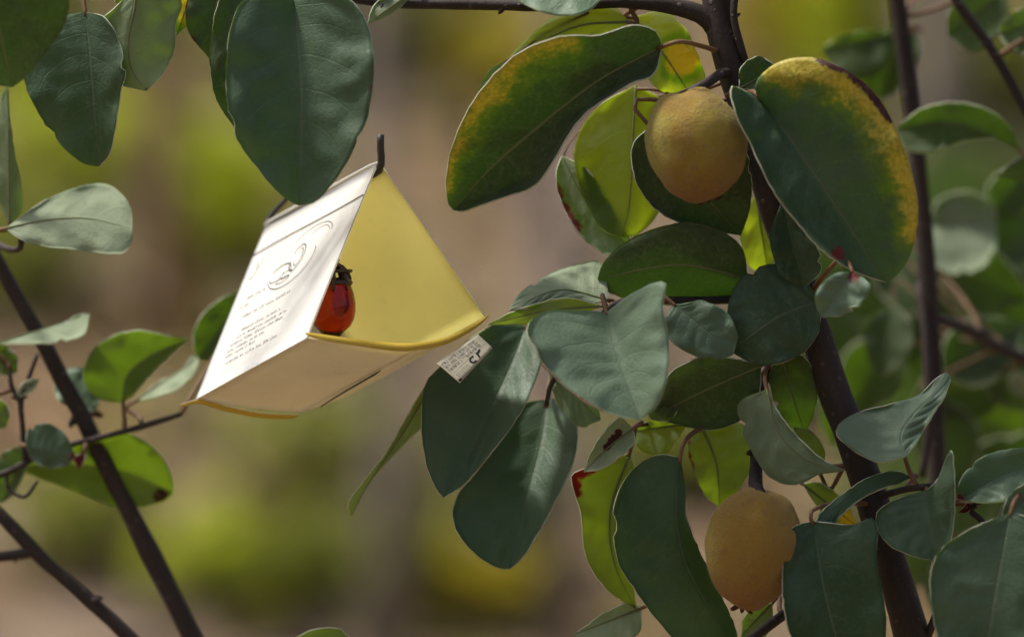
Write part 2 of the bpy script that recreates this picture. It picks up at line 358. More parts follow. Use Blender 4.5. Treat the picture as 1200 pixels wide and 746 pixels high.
# ------------------------------------------------------------------ leaves
def nearest(p, root):
    best = None
    for o, c in BR:
        if o.parent is not root: continue
        for q, r in c:
            dd = (q-p).length
            if best is None or dd < best[0]: best = (dd, o, q)
    return best
SEED = [100]
def leaf(root, base, tip, A, B, M=(), d=0, side='u', gx=0.0, gy=0.0, fold=-0.35, cup=0.0, bow=0.05, rip=3.0, tint=0.4, yel=0.3,
         bands=(), spots=(), pet=None, petw=6, label=None, th=1.6, fa=None, fb=None, curl=None, N=42, K=12, bul=1.1):
    SEED[0] += 1; sd = SEED[0]; r_ = random.Random(sd)
    m = smooth_curve([base, *M, tip], N); a = smooth_curve([base, *A, tip], N); b = smooth_curve([base, *B, tip], N)
    cx, cy = m[N//2][0], m[N//2][1]
    ln = sum(math.hypot(m[i+1][0]-m[i][0], m[i+1][1]-m[i][1]) for i in range(N-1))
    fa = fold if fa is None else fa; fb = fold if fb is None else fb
    ph = r_.uniform(0, 6.28); ph2 = r_.uniform(0, 6.28); nw = r_.uniform(2.2, 3.6)
    if curl is None: curl = (r_.uniform(-7, 5), r_.uniform(-7, 5))
    bites = [(r_.choice((-1, 1)), r_.uniform(.2, .9), r_.uniform(3, 8)) for _ in range(r_.choice((0, 0, 1, 1, 2)))]
    grid, uvs, att = [], [], []
    for i in range(N):
        t = i/(N-1)
        for j in range(-K, K+1):
            s = j/K; e = a[i] if s < 0 else b[i]; q = abs(s)
            x = m[i][0]+(e[0]-m[i][0])*q; y = m[i][1]+(e[1]-m[i][1])*q
            w = math.hypot(e[0]-m[i][0], e[1]-m[i][1])
            f = fa if s < 0 else fb
            dep = d+gx*(x-cx)+gy*(y-cy)
            dep += f*w*(q if q > 0.12 else q*q/0.24+0.06)+cup*w*q*q
            dep += bow*ln*(2*t-1)**2
            dep += rip*math.sin(nw*math.pi*2*t+(ph if s < 0 else ph2))*q*q*min(1, w/15)
            en = math.sin(math.pi*t)**0.5 if 0 < t < 1 else 0
            vein = 7*t-1.7*q**1.4
            nz = noise.noise(Vector((x*0.022, y*0.022, sd*2.3)))
            dep += bul*0.8*(0.45+1.3*noise.noise(Vector((x*0.03+9, y*0.03, sd*5.1))))*math.cos(2*math.pi*(vein+0.6*nz))*4*q*(1-q)*en*(1 if side == 'u' else -1)
            dep += (1.2+1.3*bul)*noise.noise(Vector((x*0.05, y*0.05, sd*7.7)))*en*min(1, 1.6*q)
            dep += 0.7*noise.noise(Vector((x*0.14, y*0.14, sd*8.7)))*en*min(1, 2*q)
            dep += 2.2*noise.noise(Vector((x*0.03, y*0.03, sd*1.7)))*en*q
            if q > 0.72: dep += (curl[0] if s < 0 else curl[1])*((q-0.72)/0.28)**2*min(1, w/20)*en
            if q > 0.80:
                for bs_, bt, bd in bites:
                    if (bs_ < 0) == (s < 0) and w > 18:
                        kk = max(0, 1-abs(t-bt)/0.035)*bd*(q-0.80)/0.20
                        x -= (e[0]-m[i][0])/w*kk; y -= (e[1]-m[i][1])/w*kk
            # margins wander a little
            if 0.85 < q: 
                k = (q-0.85)/0.15*1.4*en
                x += k*noise.noise(Vector((x*0.12, y*0.12, sd*3.1))); y += k*noise.noise(Vector((x*0.12, y*0.12, sd*4.3)))
            grid.append(P(x, y, dep)); uvs.append(((s+1)/2, t))
            col = [0.0, 0.0, 0.0]
            for (bsd, kind, t0, t1_, s0, st) in bands:
                if (bsd == 'A') == (s < 0) or bsd == 'AB':
                    k = max(0, min(1, (q-s0)/max(0.05, (1-s0)*0.85)))
                    e_ = max(0, min(1, (t-t0)/0.06, (t1_-t)/0.06))
                    ci = 'yrb'.index(kind); col[ci] = max(col[ci], k*e_*st)
            for (sx, sy, sr, kind, st) in spots:
                k = max(0, min(1, 1.4-math.hypot(x-sx, y-sy)/sr)); ci = 'yrb'.index(kind); col[ci] = max(col[ci], k*st)
            att.append(col)
    cols = 2*K+1; C = lambda i, j: grid[i*cols+j]
    nrm = []
    for i in range(N):
        for j in range(cols):
            u = C(min(N-1, i+1), j)-C(max(0, i-1), j); v = C(i, min(cols-1, j+1))-C(i, max(0, j-1))
            n = u.cross(v); nrm.append(n.normalized() if n.length > 1e-12 else Vector((0, 0, 0)))
    tot = sum(nrm, Vector((0, 0, 0)))
    sgn = 1 if tot.y < 0 else -1
    nrm = [n*sgn for n in nrm]
    mid_n = (tot*sgn).normalized()
    nrm = [n if n.length > 0.1 else mid_n for n in nrm]
    hh = th*PX/2; tot_n = len(grid)
    V = [p+n*hh for p, n in zip(grid, nrm)]+[p-n*hh for p, n in zip(grid, nrm)]
    F, fm, fuv = [], [], []
    mf, mbk = (0, 1) if side == 'u' else (1, 0)
    for i in range(N-1):
        for j in range(cols-1):
            k = (i*cols+j, i*cols+j+1, (i+1)*cols+j+1, (i+1)*cols+j)
            if sgn > 0: k = k[::-1]
            F.append(k); fm.append(mf); F.append(tuple(x+tot_n for x in reversed(k))); fm.append(mbk)
        for j in (0, cols-1):
            x0, x1 = i*cols+j, (i+1)*cols+j
            F.append((x0, x1, x1+tot_n, x0+tot_n)); fm.append(2)
    uv2 = uvs*2; at2 = att*2
    # petiole
    bp = P(base[0], base[1], 0); bp = (C(0, K))
    nr = nearest(bp, root)
    dir0 = (C(0, K)-C(3, K)).normalized()
    if pet:
        pp = [C(1, K)]+[P(*p) for p in pet]
    elif nr[0] < 0.12:
        L = min(nr[0]*0.5, 0.02); pp = [C(1, K), bp+dir0*L*0.8+Vector((0, 0.003, 0)), nr[2]+(bp-nr[2])*0.3+Vector((0, 0.004, 0.0)), nr[2]]
    else: pp = [C(1, K), bp+dir0*0.012]
    sm = smooth_curve([(v.x, v.z, v.y) for v in pp], 12) if len(pp) > 2 else [(pp[0].x+(pp[1].x-pp[0].x)*k/11, pp[0].z+(pp[1].z-pp[0].z)*k/11, pp[0].y+(pp[1].y-pp[0].y)*k/11) for k in range(12)]
    rp = petw*PX/2
    tv, tf = tube([(Vector((a_[0], a_[2], a_[1])), rp*(0.8+0.3*k/11)) for k, a_ in enumerate(sm)], 7)
    # raised midrib on the lower side
    off = hh*0.9 if side == 'l' else -hh*0.9
    rv, rf = tube([(C(i, K)+nrm[i*cols+K]*off, petw*PX*0.28*(1-0.88*i/(N-1))) for i in range(0, N-1, 2)], 6)
    for v_, f_, mi in ((tv, tf, 3), (rv, rf, 4)):
        o = len(V); V += v_; F += [tuple(x+o for x in q) for q in f_]; fm += [mi]*len(f_)
        uv2 = uv2+[(0.5, 0.0)]*len(v_); at2 = at2+[[0, 0, 0]]*len(v_)
    par = nr[1]
    o = mesh_obj('leaf', V, F, [M_UP, M_LO, M_RIM, M_PET, M_RIB], par, bp, fm)
    me = o.data
    lay = me.uv_layers.new(name='UVMap')
    li = [0]*len(me.loops); me.loops.foreach_get('vertex_index', li)
    lay.data.foreach_set('uv', [c for i in li for c in uv2[i]])
    ca = me.color_attributes.new('blight', 'FLOAT_COLOR', 'POINT')
    ca.data.foreach_set('color', [c for q in at2 for c in (*q, 1.0)])
    o['tint'] = float(tint); o['yel'] = float(yel)
    if label: o['label'] = label
    return o

# --- top left group
leaf(t1, (344, 0), (350, 241), [(315, -14), (288, -2), (273, 22), (266, 60), (265, 110), (272, 150), (290, 182), (315, 214), (335, 233)],
     [(375, -16), (405, -4), (424, 15), (436, 50), (438, 90), (430, 140), (410, 185), (386, 220), (366, 238)], [(350, 60), (353, 120), (352, 180)],
     d=-60, gx=0.18, gy=-0.15, fold=-0.28, fa=-0.30, fb=-0.60, tint=0.27, yel=0.15, rip=4, bul=2.6, pet=[(338, -14, 0), (330, -26, 28)], label='broad dark green leaf hanging over the trap',
     spots=[(266, 60, 5, 'r', 0.4), (438, 100, 6, 'r', 0.5)])
leaf(t1, (292, -20), (278, 155), [(262, -8), (248, 40), (246, 80), (253, 115)], [(315, 20), (320, 80), (300, 130)], [(280, 60)], d=-5, side='l', tint=0.02, yel=0.25, gy=-.1)
leaf(t1, (266, -32), (247, 71), [(236, -30), (218, 5), (220, 36)], [(276, 0), (264, 48)], [(250, 20)], d=18, side='l', tint=0.1, yel=0.2, bands=[('A', 'r', 0.3, 0.9, 0.4, 0.5)])
leaf(t1, (160, -18), (172, 107), [(140, 4), (122, 20), (113, 42), (118, 72), (140, 98)], [(198, -18), (213, 3), (206, 30), (204, 60), (190, 88)], [(158, 10), (151, 45), (154, 80)],
     d=-10, side='l', gx=-0.5, gy=0.1, fold=0.5, fa=0.15, fb=0.55, tint=0.55, yel=0.45, spots=[(172, 106, 5, 'r', 0.5)], rip=3)
leaf(t1, (100, 14), (117, 195), [(75, 19), (42, 40), (27, 75), (32, 105), (50, 140), (80, 178), (100, 192)], [(122, 20), (140, 50), (147, 85), (141, 112), (135, 150), (128, 182)],
     [(105, 60), (110, 120)], d=10, gx=-0.1, fold=-0.3, fa=0.1, fb=-0.45, tint=0.14, yel=0.2, bands=[('B', 'r', 0.85, 1.0, 0.6, 0.6)])
leaf(t1, (-20, -42), (14, 102), [(-62, 0), (-40, 60), (-12, 95)], [(50, -42), (80, -6), (77, 25), (56, 60), (32, 88)], [(0, 40)], d=-170, side='l', tint=0.0, yel=0.15, gy=.5)
leaf(t1, (237, -34), (207, 42), [(212, -12), (205, 16)], [(242, -8), (230, 20)], [(222, 0)], d=32, side='l', tint=0.3, yel=0.85, spots=[(215, 10, 30, 'y', .8)])
leaf(t1, (150, -44), (150, 16), [(128, -22), (136, 4)], [(176, -22), (166, 4)], d=22, side='l', tint=0.2, yel=0.8)
leaf(t1, (490, -14), (430, 28), [(462, -10), (438, 6)], [(470, 8), (449, 22)], d=4, side='l', tint=0.7, yel=0.4, fold=.4)
leaf(t1, (722, -20), (594, -6), [(690, -52), (640, -52)], [(704, 0), (688, 14), (660, 19), (628, 12)], d=-25, tint=0.75, yel=0.2, gy=-.4)
# --- unseen crown above the frame, added to shade the leaves below
rc = random.Random(5)
for bi, (x0, y0, x1, y1, dd) in enumerate([(805, -280, 980, -640, -40), (825, -120, 1150, -330, 60), (830, -90, 1080, -180, -90)]):
    branch('branch', t1, [(x0, y0, 45, 18), ((x0*2+x1)/3, (y0*2+y1)/3-20, 45+dd*.4, 15), ((x0+2*x1)/3, (y0+2*y1)/3-20, 45+dd*.8, 11), (x1, y1, 45+dd, 6)], 30, 9, 60+bi, 3)
    for k in range(9):
        f_ = rc.uniform(.15, 1.0); x = x0+(x1-x0)*f_+rc.uniform(-60, 60); y = min(-75, y0+(y1-y0)*f_+rc.uniform(-60, 60)); sz = rc.uniform(55, 85); a = rc.uniform(0.3, 2.8)
        ux, uy = math.cos(a), math.sin(a); vx, vy = -uy, ux
        if y+abs(uy)*sz*1.0 > -12: y = -12-sz
        q = lambda l, w: (x+ux*sz*l+vx*sz*w, y+uy*sz*l+vy*sz*w)
        leaf(t1, q(-.9, 0), q(1, 0), [q(-.6, -.5), q(-.1, -.72), q(.5, -.5)], [q(-.6, .5), q(-.1, .72), q(.5, .5)], d=45+dd*f_+rc.uniform(-90, 90), side=rc.choice('ul'), tint=rc.uniform(.1, .5), yel=rc.uniform(.1, .6), gx=rc.uniform(-.9, .9), gy=rc.uniform(-.9, .9), N=14, K=4)
# --- left blurred group
leaf(t2, (6, 268), (155, 268), [(30, 250), (60, 231), (100, 217), (127, 217), (146, 231), (155, 250)], [(25, 281), (60, 290), (100, 294), (145, 296), (154, 284)], [(50, 259), (100, 256)],
     d=110, side='l', tint=0.8, yel=0.1, gx=0.1, gy=-0.8, fold=0.2, label='pale folded leaf at the left edge')
leaf(t2, (11, 264), (9, 97), [(-2, 230), (-10, 180), (-4, 130)], [(25, 246), (25, 220), (17, 180), (11, 135)], d=105, side='l', tint=0.45, yel=0.45, fold=.5)
leaf(t2, (144, 472), (223, 397), [(113, 466), (98, 445), (105, 415), (130, 394), (165, 387), (196, 393)], [(156, 463), (176, 440), (196, 420), (212, 406)], [(150, 440), (180, 415)],
     d=245, side='l', tint=0.0, yel=0.55, pet=[(146, 490, 242), (146, 506, 240)], gy=0.1)
leaf(t2, (14, 548), (204, 576), [(60, 529), (100, 514), (150, 507), (186, 530), (201, 555)], [(50, 561), (90, 576), (135, 593), (180, 591), (200, 582)], [(60, 545), (130, 550)],
     d=275, side='l', tint=0.05, yel=0.62, spots=[(188, 582, 12, 'b', 0.6)], gy=.2)
leaf(t2, (30, 522), (88, 534), [(34, 502), (55, 496), (76, 508)], [(40, 541), (60, 548), (82, 543)], d=215, tint=0.35, yel=0.1, spots=[(88, 533, 9, 'r', .5)], fold=.2)
leaf(t2, (98, 528), (92, 549), [(86, 537)], [(101, 537)], d=222, side='u', tint=.4, yel=.5, spots=[(93, 538, 18, 'r', 1)], rip=0)
leaf(t2, (112, 482), (63, 448), [(82, 478), (66, 465)], [(120, 458), (112, 436), (90, 430), (70, 438)], d=292, tint=0.7, yel=0.1, side='u', gy=-.5)
leaf(t2, (-4, 403), (105, 368), [(40, 388), (75, 378), (95, 368)], [(40, 403), (70, 401), (98, 392)], d=225, side='l', tint=0.75, yel=0.2, gy=-1.0)
leaf(t2, (160, 469), (233, 419), [(185, 448), (212, 435), (227, 417)], [(180, 466), (208, 456), (231, 431)], d=285, side='l', tint=0.9, yel=0.2, gy=-.9)
leaf(t2, (296, 338), (230, 421), [(260, 349), (236, 370), (226, 396)], [(292, 372), (266, 406), (246, 423)], d=330, side='l', tint=0.0, yel=0.4)
leaf(t2, (-20, 398), (20, 436), [(-10, 430), (5, 440)], [(5, 405), (20, 418)], d=235, side='l', tint=0.1, yel=0.5)
leaf(t2, (18, 466), (46, 445), [(25, 450), (36, 444)], [(26, 464), (40, 456)], d=224, side='l', tint=0.95, yel=0.2)
leaf(t2, (-24, 470), (8, 500), [(-18, 492), (-5, 503)], [(0, 468), (12, 482)], d=240, side='l', tint=0.1, yel=0.5)
leaf(t2, (40, 520), (0, 590), [(5, 530), (-10, 560)], [(30, 550), (15, 580)], d=250, side='l', tint=0.3, yel=0.4)
# --- top centre
leaf(t1, (776, 54), (531, 246), [(768, 36), (742, 29), (702, 41), (660, 42), (620, 55), (590, 76), (560, 110), (540, 145), (527, 180), (522, 212), (525, 238)],
     [(766, 88), (742, 97), (718, 111), (690, 130), (670, 152), (650, 187), (626, 218), (596, 229), (562, 241), (542, 248)], [(705, 92), (630, 150), (572, 200)],
     d=-8, side='l', gx=0.1, gy=0.8, fold=0.15, fa=-0.25, fb=-0.75, cup=0.1, tint=0.0, yel=0.06, rip=5, bul=2.0, curl=(-8, -34),
     bands=[('A', 'y', 0.24, 0.99, 0.25, 0.72)], pet=[(795, 49, -80), (822, 54, -20), (846, 62, 30)], label='large dark leaf with a yellow margin, cupped beside the fruit')
leaf(t1, (738, 26), (584, 82), [(716, 8), (682, 11), (646, 22), (614, 49)], [(704, 48), (652, 58), (612, 80)], [(680, 30), (630, 52)], d=15, side='l', tint=0.25, yel=0.95, fold=.3)
leaf(t1, (592, 72), (560, 108), [(578, 78), (566, 92)], [(590, 86), (574, 102)], d=5, side='l', tint=.5, yel=.5, pet=[(640, 40, 20), (690, 15, 18)], petw=3)
leaf(t1, (742, 20), (812, 116), [(776, 14), (800, 30), (816, 60), (826, 96)], [(746, 60), (764, 98), (790, 114)], [(775, 60)], d=45, side='l', tint=0.3, yel=1.0, pet=[(732, 19, 40), (748, 8, 24)],
     spots=[(797, 68, 26, 'y', 1.0)], fold=.2)
leaf(t1, (745, 100), (728, 278), [(702, 124), (674, 168), (675, 205), (688, 240), (706, 270)], [(776, 118), (792, 170), (787, 220), (766, 258), (745, 276)], [(742, 150), (740, 205), (736, 250)],
     d=62, side='l', tint=0.10, yel=0.9, fold=0.3, pet=[(768, 105, 60), (800, 112, 60), (852, 95, 40)], petw=5)
leaf(t1, (658, 182), (744, 296), [(651, 205), (661, 245), (685, 281), (714, 299)], [(690, 200), (716, 240), (736, 274)], [(690, 240)], d=85, side='l', tint=0.95, yel=0.45,
     bands=[('A', 'r', 0.0, 0.62, 0.35, 0.55), ('A', 'y', 0.0, 0.62, 0.1, 0.5)], pet=[(672, 160, 110), (720, 130, 120), (800, 105, 90), (855, 85, 35)], petw=3)
leaf(t1, (762, 148), (868, 276), [(742, 168), (741, 198), (756, 232), (786, 257), (826, 269)], [(822, 138), (868, 165), (881, 215), (877, 252)], [(800, 200)], d=22, side='l', tint=0.0, yel=0.0, gy=.35)
leaf(t1, (876, 326), (700, 326), [(869, 290), (841, 268), (800, 261), (758, 271), (721, 292), (706, 310)], [(868, 343), (830, 354), (780, 357), (730, 349), (708, 338)], [(800, 310)],
     d=15, side='l', tint=0.0, yel=0.2, gy=0.7, fold=0.1, cup=.25)
leaf(t1, (886, 228), (900, 320), [(866, 255), (869, 290), (880, 314)], [(904, 256), (908, 296)], d=110, side='l', tint=0.2, yel=0.9)
# --- centre group on the twig next to the trap
leaf(t1, (714, 352), (596, 364), [(703, 308), (681, 309), (650, 319), (620, 335), (604, 350)], [(690, 356), (650, 356), (618, 362)], [(655, 340)], d=18, side='l', tint=0.85, yel=0.15, gy=-0.8, gx=.1, fold=0.1, bul=2.4, label='pale rolled leaf touching the trap corner')
leaf(t1, (708, 358), (571, 380), [(662, 349), (614, 360)], [(672, 369), (632, 379), (600, 380)], [(640, 364)], d=4, side='l', tint=0.35, yel=0.75, gy=0.6, fold=.2, bands=[('A', 'y', 0.5, 1.0, 0.2, 0.4)])
leaf(t1, (711, 366), (750, 492), [(672, 363), (632, 367), (618, 384), (628, 413), (655, 446), (690, 473), (726, 488)], [(736, 347), (763, 333), (780, 331), (777, 355), (784, 400), (781, 446), (771, 475)],
     [(722, 410), (737, 455)], d=-100, side='u', gx=0.05, gy=-0.55, fold=-0.2, fa=-0.5, fb=-0.95, tint=0.85, yel=0.12, bul=1.8, label='pale grey-green leaf folded along its midrib, in sharp focus',
     bands=[('A', 'r', 0.5, 0.9, 0.85, 0.5)])
leaf(t1, (617, 382), (520, 583), [(590, 376), (560, 390), (522, 424), (500, 446), (494, 480), (495, 520), (503, 555), (514, 577)], [(632, 392), (636, 416), (626, 450), (606, 490), (576, 530), (546, 566)],
     [(598, 430), (562, 505)], d=66, side='u', gx=0.1, gy=-0.5, fold=-0.3, fa=-0.35, fb=-0.95, tint=0.30, yel=0.15, bul=2.6, bands=[('AB', 'b', 0.9, 1.0, 0.2, 0.6)])
leaf(t1, (642, 468), (598, 666), [(612, 473), (588, 502), (560, 550), (536, 580), (530, 602), (540, 630), (565, 655), (586, 666)], [(666, 467), (677, 500), (674, 532), (655, 580), (630, 626), (610, 656)],
     [(634, 520), (614, 595)], d=100, side='u', gx=0.1, gy=-0.5, fold=-0.3, fa=-0.35, fb=-0.9, tint=0.34, yel=0.15, bul=2.8)
leaf(t1, (512, 438), (411, 606), [(496, 456), (470, 500), (445, 540), (424, 566), (408, 590)], [(500, 492), (472, 522), (442, 556), (421, 584)], [(470, 510), (432, 565)], d=70, side='l', tint=0.6, yel=0.7, fold=0.1, fa=-.8,
     pet=[(545, 425, 150), (600, 410, 170), (668, 412, 46)])
leaf(t1, (642, 432), (704, 492), [(672, 440), (696, 462)], [(650, 466), (680, 500)], d=66, side='l', tint=0.6, yel=0.45)
leaf(t1, (742, 502), (684, 553), [(726, 489), (706, 508), (690, 534)], [(744, 518), (730, 532), (706, 549)], [(715, 522)], d=5, side='l', tint=0.8, yel=0.2, fold=-0.6, spots=[(724, 507, 7, 'b', 0.7), (720, 512, 7, 'b', 0.7), (716, 517, 7, 'b', 0.7), (712, 522, 7, 'b', 0.7)])
leaf(t1, (738, 530), (746, 714), [(702, 545), (670, 556), (680, 600), (686, 650), (710, 690)], [(745, 560), (740, 620), (740, 670)], [(715, 600), (720, 660)], d=30, side='l', tint=0.1, yel=0.75,
     bands=[('A', 'r', 0.02, 0.42, 0.55, 0.75)], pet=[(742, 515, 30), (744, 500, 30)])
leaf(t1, (797, 536), (868, 775), [(771, 532), (741, 550), (722, 582), (718, 622), (725, 660), (745, 692), (775, 732), (812, 768)], [(803, 570), (804, 602), (818, 640), (842, 690), (862, 735)],
     [(792, 590), (800, 650), (832, 715)], d=-10, side='u', gx=0.3, gy=0.0, fold=0.1, fa=0.15, fb=0.5, tint=0.10, yel=0.25, bul=1.2, pet=[(800, 522, 0), (808, 510, 20), (830, 497, 48)], label='large dull green leaf left of the lower fruit')
leaf(t1, (752, 712), (671, 744), [(736, 706), (706, 719), (682, 736)], [(748, 742), (710, 758)], d=40, side='l', tint=0.85, yel=0.3, pet=[(775, 705, 40), (815, 760, 20), (850, 772, 0)])
leaf(t1, (790, 357), (859, 416), [(826, 353), (853, 368), (864, 392)], [(778, 378), (790, 403), (820, 418), (842, 421)], [(825, 385)], d=-25, side='u', tint=0.45, yel=0.1, gy=-.2, fold=-.1)
leaf(t1, (962, 352), (856, 412), [(930, 316), (893, 311), (863, 332), (852, 370)], [(958, 392), (930, 420), (890, 428)], [(910, 372)], d=-10, side='u', tint=0.06, yel=0.05, gy=0.3, fa=.5, fb=-.35, bul=2, pet=[(970, 350, 0), (958, 372, 32)])
leaf(t1, (892, 428), (762, 488), [(862, 420), (820, 419), (784, 438)], [(888, 468), (866, 493), (830, 504), (795, 498)], [(830, 455)], d=22, side='l', tint=0.0, yel=0.2, gy=.7)
leaf(t1, (914, 414), (943, 508), [(901, 440), (908, 473), (925, 501)], [(940, 416), (957, 448), (954, 486)], [(928, 460)], d=50, side='l', tint=0.0, yel=0.4, gy=.5)
leaf(t1, (898, 456), (991, 551), [(916, 488), (941, 518), (966, 539)], [(866, 472), (869, 502), (885, 536), (905, 561), (932, 568), (958, 556)], [(912, 505), (945, 538)], d=-35, side='l', tint=0.38, yel=0.35, fold=0.1, fa=.3, fb=.1, gy=-.2,
     bands=[('AB', 'b', 0.95, 1.0, 0.0, 1)], pet=[(896, 440, 0), (900, 425, 40)])
leaf(t1, (822, 498), (843, 594), [(806, 518), (813, 552), (828, 582)], [(872, 498), (884, 536), (866, 572)], [(840, 545)], d=70, side='l', tint=0.1, yel=0.72, bands=[('A', 'r', 0.1, 0.6, 0.5, 0.4)])
leaf(t1, (806, 496), (738, 506), [(772, 488)], [(778, 532), (750, 526)], d=66, side='l', tint=0.1, yel=0.75)
leaf(t1, (800, 470), (752, 470), [(790, 440), (765, 445)], [(785, 492), (762, 490)], d=40, side='l', tint=0.1, yel=0.65)
# --- lower right
leaf(t1, (952, 610), (990, 802), [(926, 620), (917, 668), (925, 740), (956, 786)], [(1000, 614), (1024, 607), (1028, 660), (1038, 720), (1030, 776)], [(965, 690), (980, 750)], d=-70, side='u', gx=-0.1, gy=0, fold=0.05, fa=-.5, tint=0.06, yel=0.15,
     pet=[(950, 600, -60), (975, 590, -20), (1022, 590, 20)])
leaf(t1, (1068, 558), (948, 628), [(1048, 551), (1016, 560), (985, 580), (960, 602)], [(1054, 566), (1020, 578), (990, 600), (966, 624)], [(1010, 572)], d=-30, side='u', tint=0.2, yel=0.2, gy=-.6, fold=-.2, fb=.6)
leaf(t1, (1060, 536), (1108, 436), [(1030, 541), (1003, 530), (979, 504), (1003, 484), (1040, 474), (1076, 463), (1096, 444)], [(1073, 520), (1091, 490), (1108, 462), (1114, 443)], [(1056, 510), (1072, 485), (1095, 460)],
     d=-25, side='u', tint=0.62, yel=0.1, fold=0.2, fa=0.25, fb=0.2, gy=-0.7, bul=2.4, rip=4, pet=[(1066, 552, -25), (1074, 568, -26)], label='pale curled leaf with upturned tip crossing the stem')
leaf(t1, (1086, 574), (1098, 656), [(1052, 584), (1027, 602), (1035, 631), (1060, 648), (1086, 655)], [(1100, 560), (1114, 527), (1119, 570), (1117, 616), (1109, 646)], [(1090, 615)], d=-48, side='u', tint=0.32, yel=0.15, fa=0.1, fb=-0.7, gy=-.2, bul=1.8)
leaf(t1, (1122, 586), (1236, 542), [(1126, 560), (1146, 538), (1176, 527), (1206, 525)], [(1160, 589), (1200, 580)], [(1180, 555)], d=-34, side='u', tint=0.36, yel=0.2, spots=[(1124, 586, 8, 'r', 1)], gy=-.3)
leaf(t1, (1140, 590), (1124, 600), [(1133, 589)], [(1135, 600)], d=-30, side='u', tint=.3, yel=.4, spots=[(1132, 595, 20, 'r', 1)], rip=0, th=.8)
leaf(t1, (1184, 600), (1150, 805), [(1132, 622), (1097, 650), (1090, 690), (1098, 740), (1122, 784)], [(1242, 620), (1252, 700), (1222, 772)], [(1165, 700)], d=-150, side='u', tint=0.22, yel=0.1, gy=-.1, fold=-.1, pet=[(1190, 585, -120), (1210, 568, -30)])
leaf(t1, (1236, 556), (1172, 612), [(1200, 566), (1180, 585)], [(1238, 590), (1205, 615)], d=-100, side='u', tint=0.6, yel=0.1, pet=[(1240, 556, -60), (1240, 562, -30)])
leaf(t1, (940, 566), (1004, 616), [(960, 596), (984, 614)], [(962, 566), (992, 590)], d=50, side='l', tint=0.2, yel=0.7, spots=[(995, 606, 16, 'y', 1)])
leaf(t1, (962, 556), (930, 500), [(945, 548), (930, 525)], [(966, 530), (950, 505)], d=52, side='l', tint=0.2, yel=0.7)
# --- upper right
leaf(t1, (890, 118), (1039, 331), [(876, 108), (857, 101), (861, 130), (880, 170), (905, 222), (935, 262), (966, 296), (1006, 320)],
     [(885, 100), (905, 77), (940, 67), (980, 76), (1022, 106), (1047, 145), (1066, 195), (1076, 245), (1069, 290), (1055, 318)], [(915, 148), (948, 195), (990, 258)],
     d=-75, side='u', gx=0.1, gy=-0.05, fold=-0.2, fa=-0.35, fb=-0.45, cup=0.0, tint=0.14, yel=0.15, bul=2.8, rip=4, curl=(-14, 10), N=48, K=16,
     bands=[('B', 'y', 0.04, 0.90, 0.42, 0.90), ('B', 'b', 0.20, 0.56, 0.86, 0.85)], spots=[(982, 297, 11, 'r', 0.9), (930, 85, 30, 'y', 0.7)], pet=[(884, 108, -55), (878, 108, 0), (872, 112, 26)],
     label='large leaf with yellow blotched margin and dark red edge')
leaf(t1, (866, 104), (912, 78), [(868, 80), (888, 66)], [(886, 104), (906, 96)], d=-15, side='l', tint=0.0, yel=0.1)
leaf(t1, (916, 236), (942, 338), [(903, 275), (914, 320)], [(952, 276), (962, 316)], d=-12, side='u', tint=0.08, yel=0.05)  # dark leaf standing in for the shadow on the stem
leaf(t1, (1000, 318), (962, 372), [(975, 322), (955, 345)], [(1020, 335), (1000, 365)], d=-110, side='u', tint=0.55, yel=0.1, pet=[(990, 300, -60), (960, 330, 0), (946, 350, 30)], spots=[(1000, 320, 12, 'r', .6)])
leaf(t3, (1196, 176), (1050, 152), [(1182, 146), (1150, 125), (1110, 120), (1075, 130)], [(1166, 163), (1130, 166), (1090, 179), (1062, 174)], [(1120, 145)], d=330, side='l', tint=0.0, yel=0.35, pet=[(1206, 190, 325), (1235, 200, 305)])
leaf(t3, (1050, 40), (962, 58), [(1020, 36), (985, 42)], [(1030, 86), (990, 92)], d=560, side='l', tint=0.0, yel=0.4)
leaf(t3, (1060, 26), (1030, 118), [(1012, 50), (1008, 92)], [(1078, 50), (1064, 100)], d=580, side='l', tint=0.0, yel=0.35)
leaf(t3, (1090, 262), (1168, 262), [(1098, 236), (1130, 224), (1162, 238)], [(1090, 306), (1125, 322), (1162, 302)], d=680, side='l', tint=0.55, yel=0.15, gy=-.3)
leaf(t3, (1180, -12), (1110, 42), [(1140, -14), (1112, 14)], [(1180, 24), (1140, 62)], d=420, side='l', tint=0.0, yel=0.4)
leaf(t3, (1235, 20), (1170, 40), [(1200, 10), (1176, 24)], [(1220, 60), (1188, 62)], d=330, side='l', tint=0.2, yel=0.4)
leaf(t3, (1225, 165), (1168, 206), [(1200, 182), (1178, 196)], [(1225, 196), (1190, 210)], d=330, side='l', tint=0.0, yel=0.5)
# lower edge of the frame
leaf(t1, (440, 800), (336, 752), [(400, 738), (370, 736)], [(410, 810), (360, 790)], d=90, side='l', tint=0.2, yel=0.6, pet=[(520, 830, 80), (680, 850, 40), (820, 800, -4)], petw=5)
leaf(t1, (905, 706), (868, 745), [(888, 706), (872, 722)], [(905, 735), (888, 750)], d=40, side='l', tint=0.5, yel=0.5)

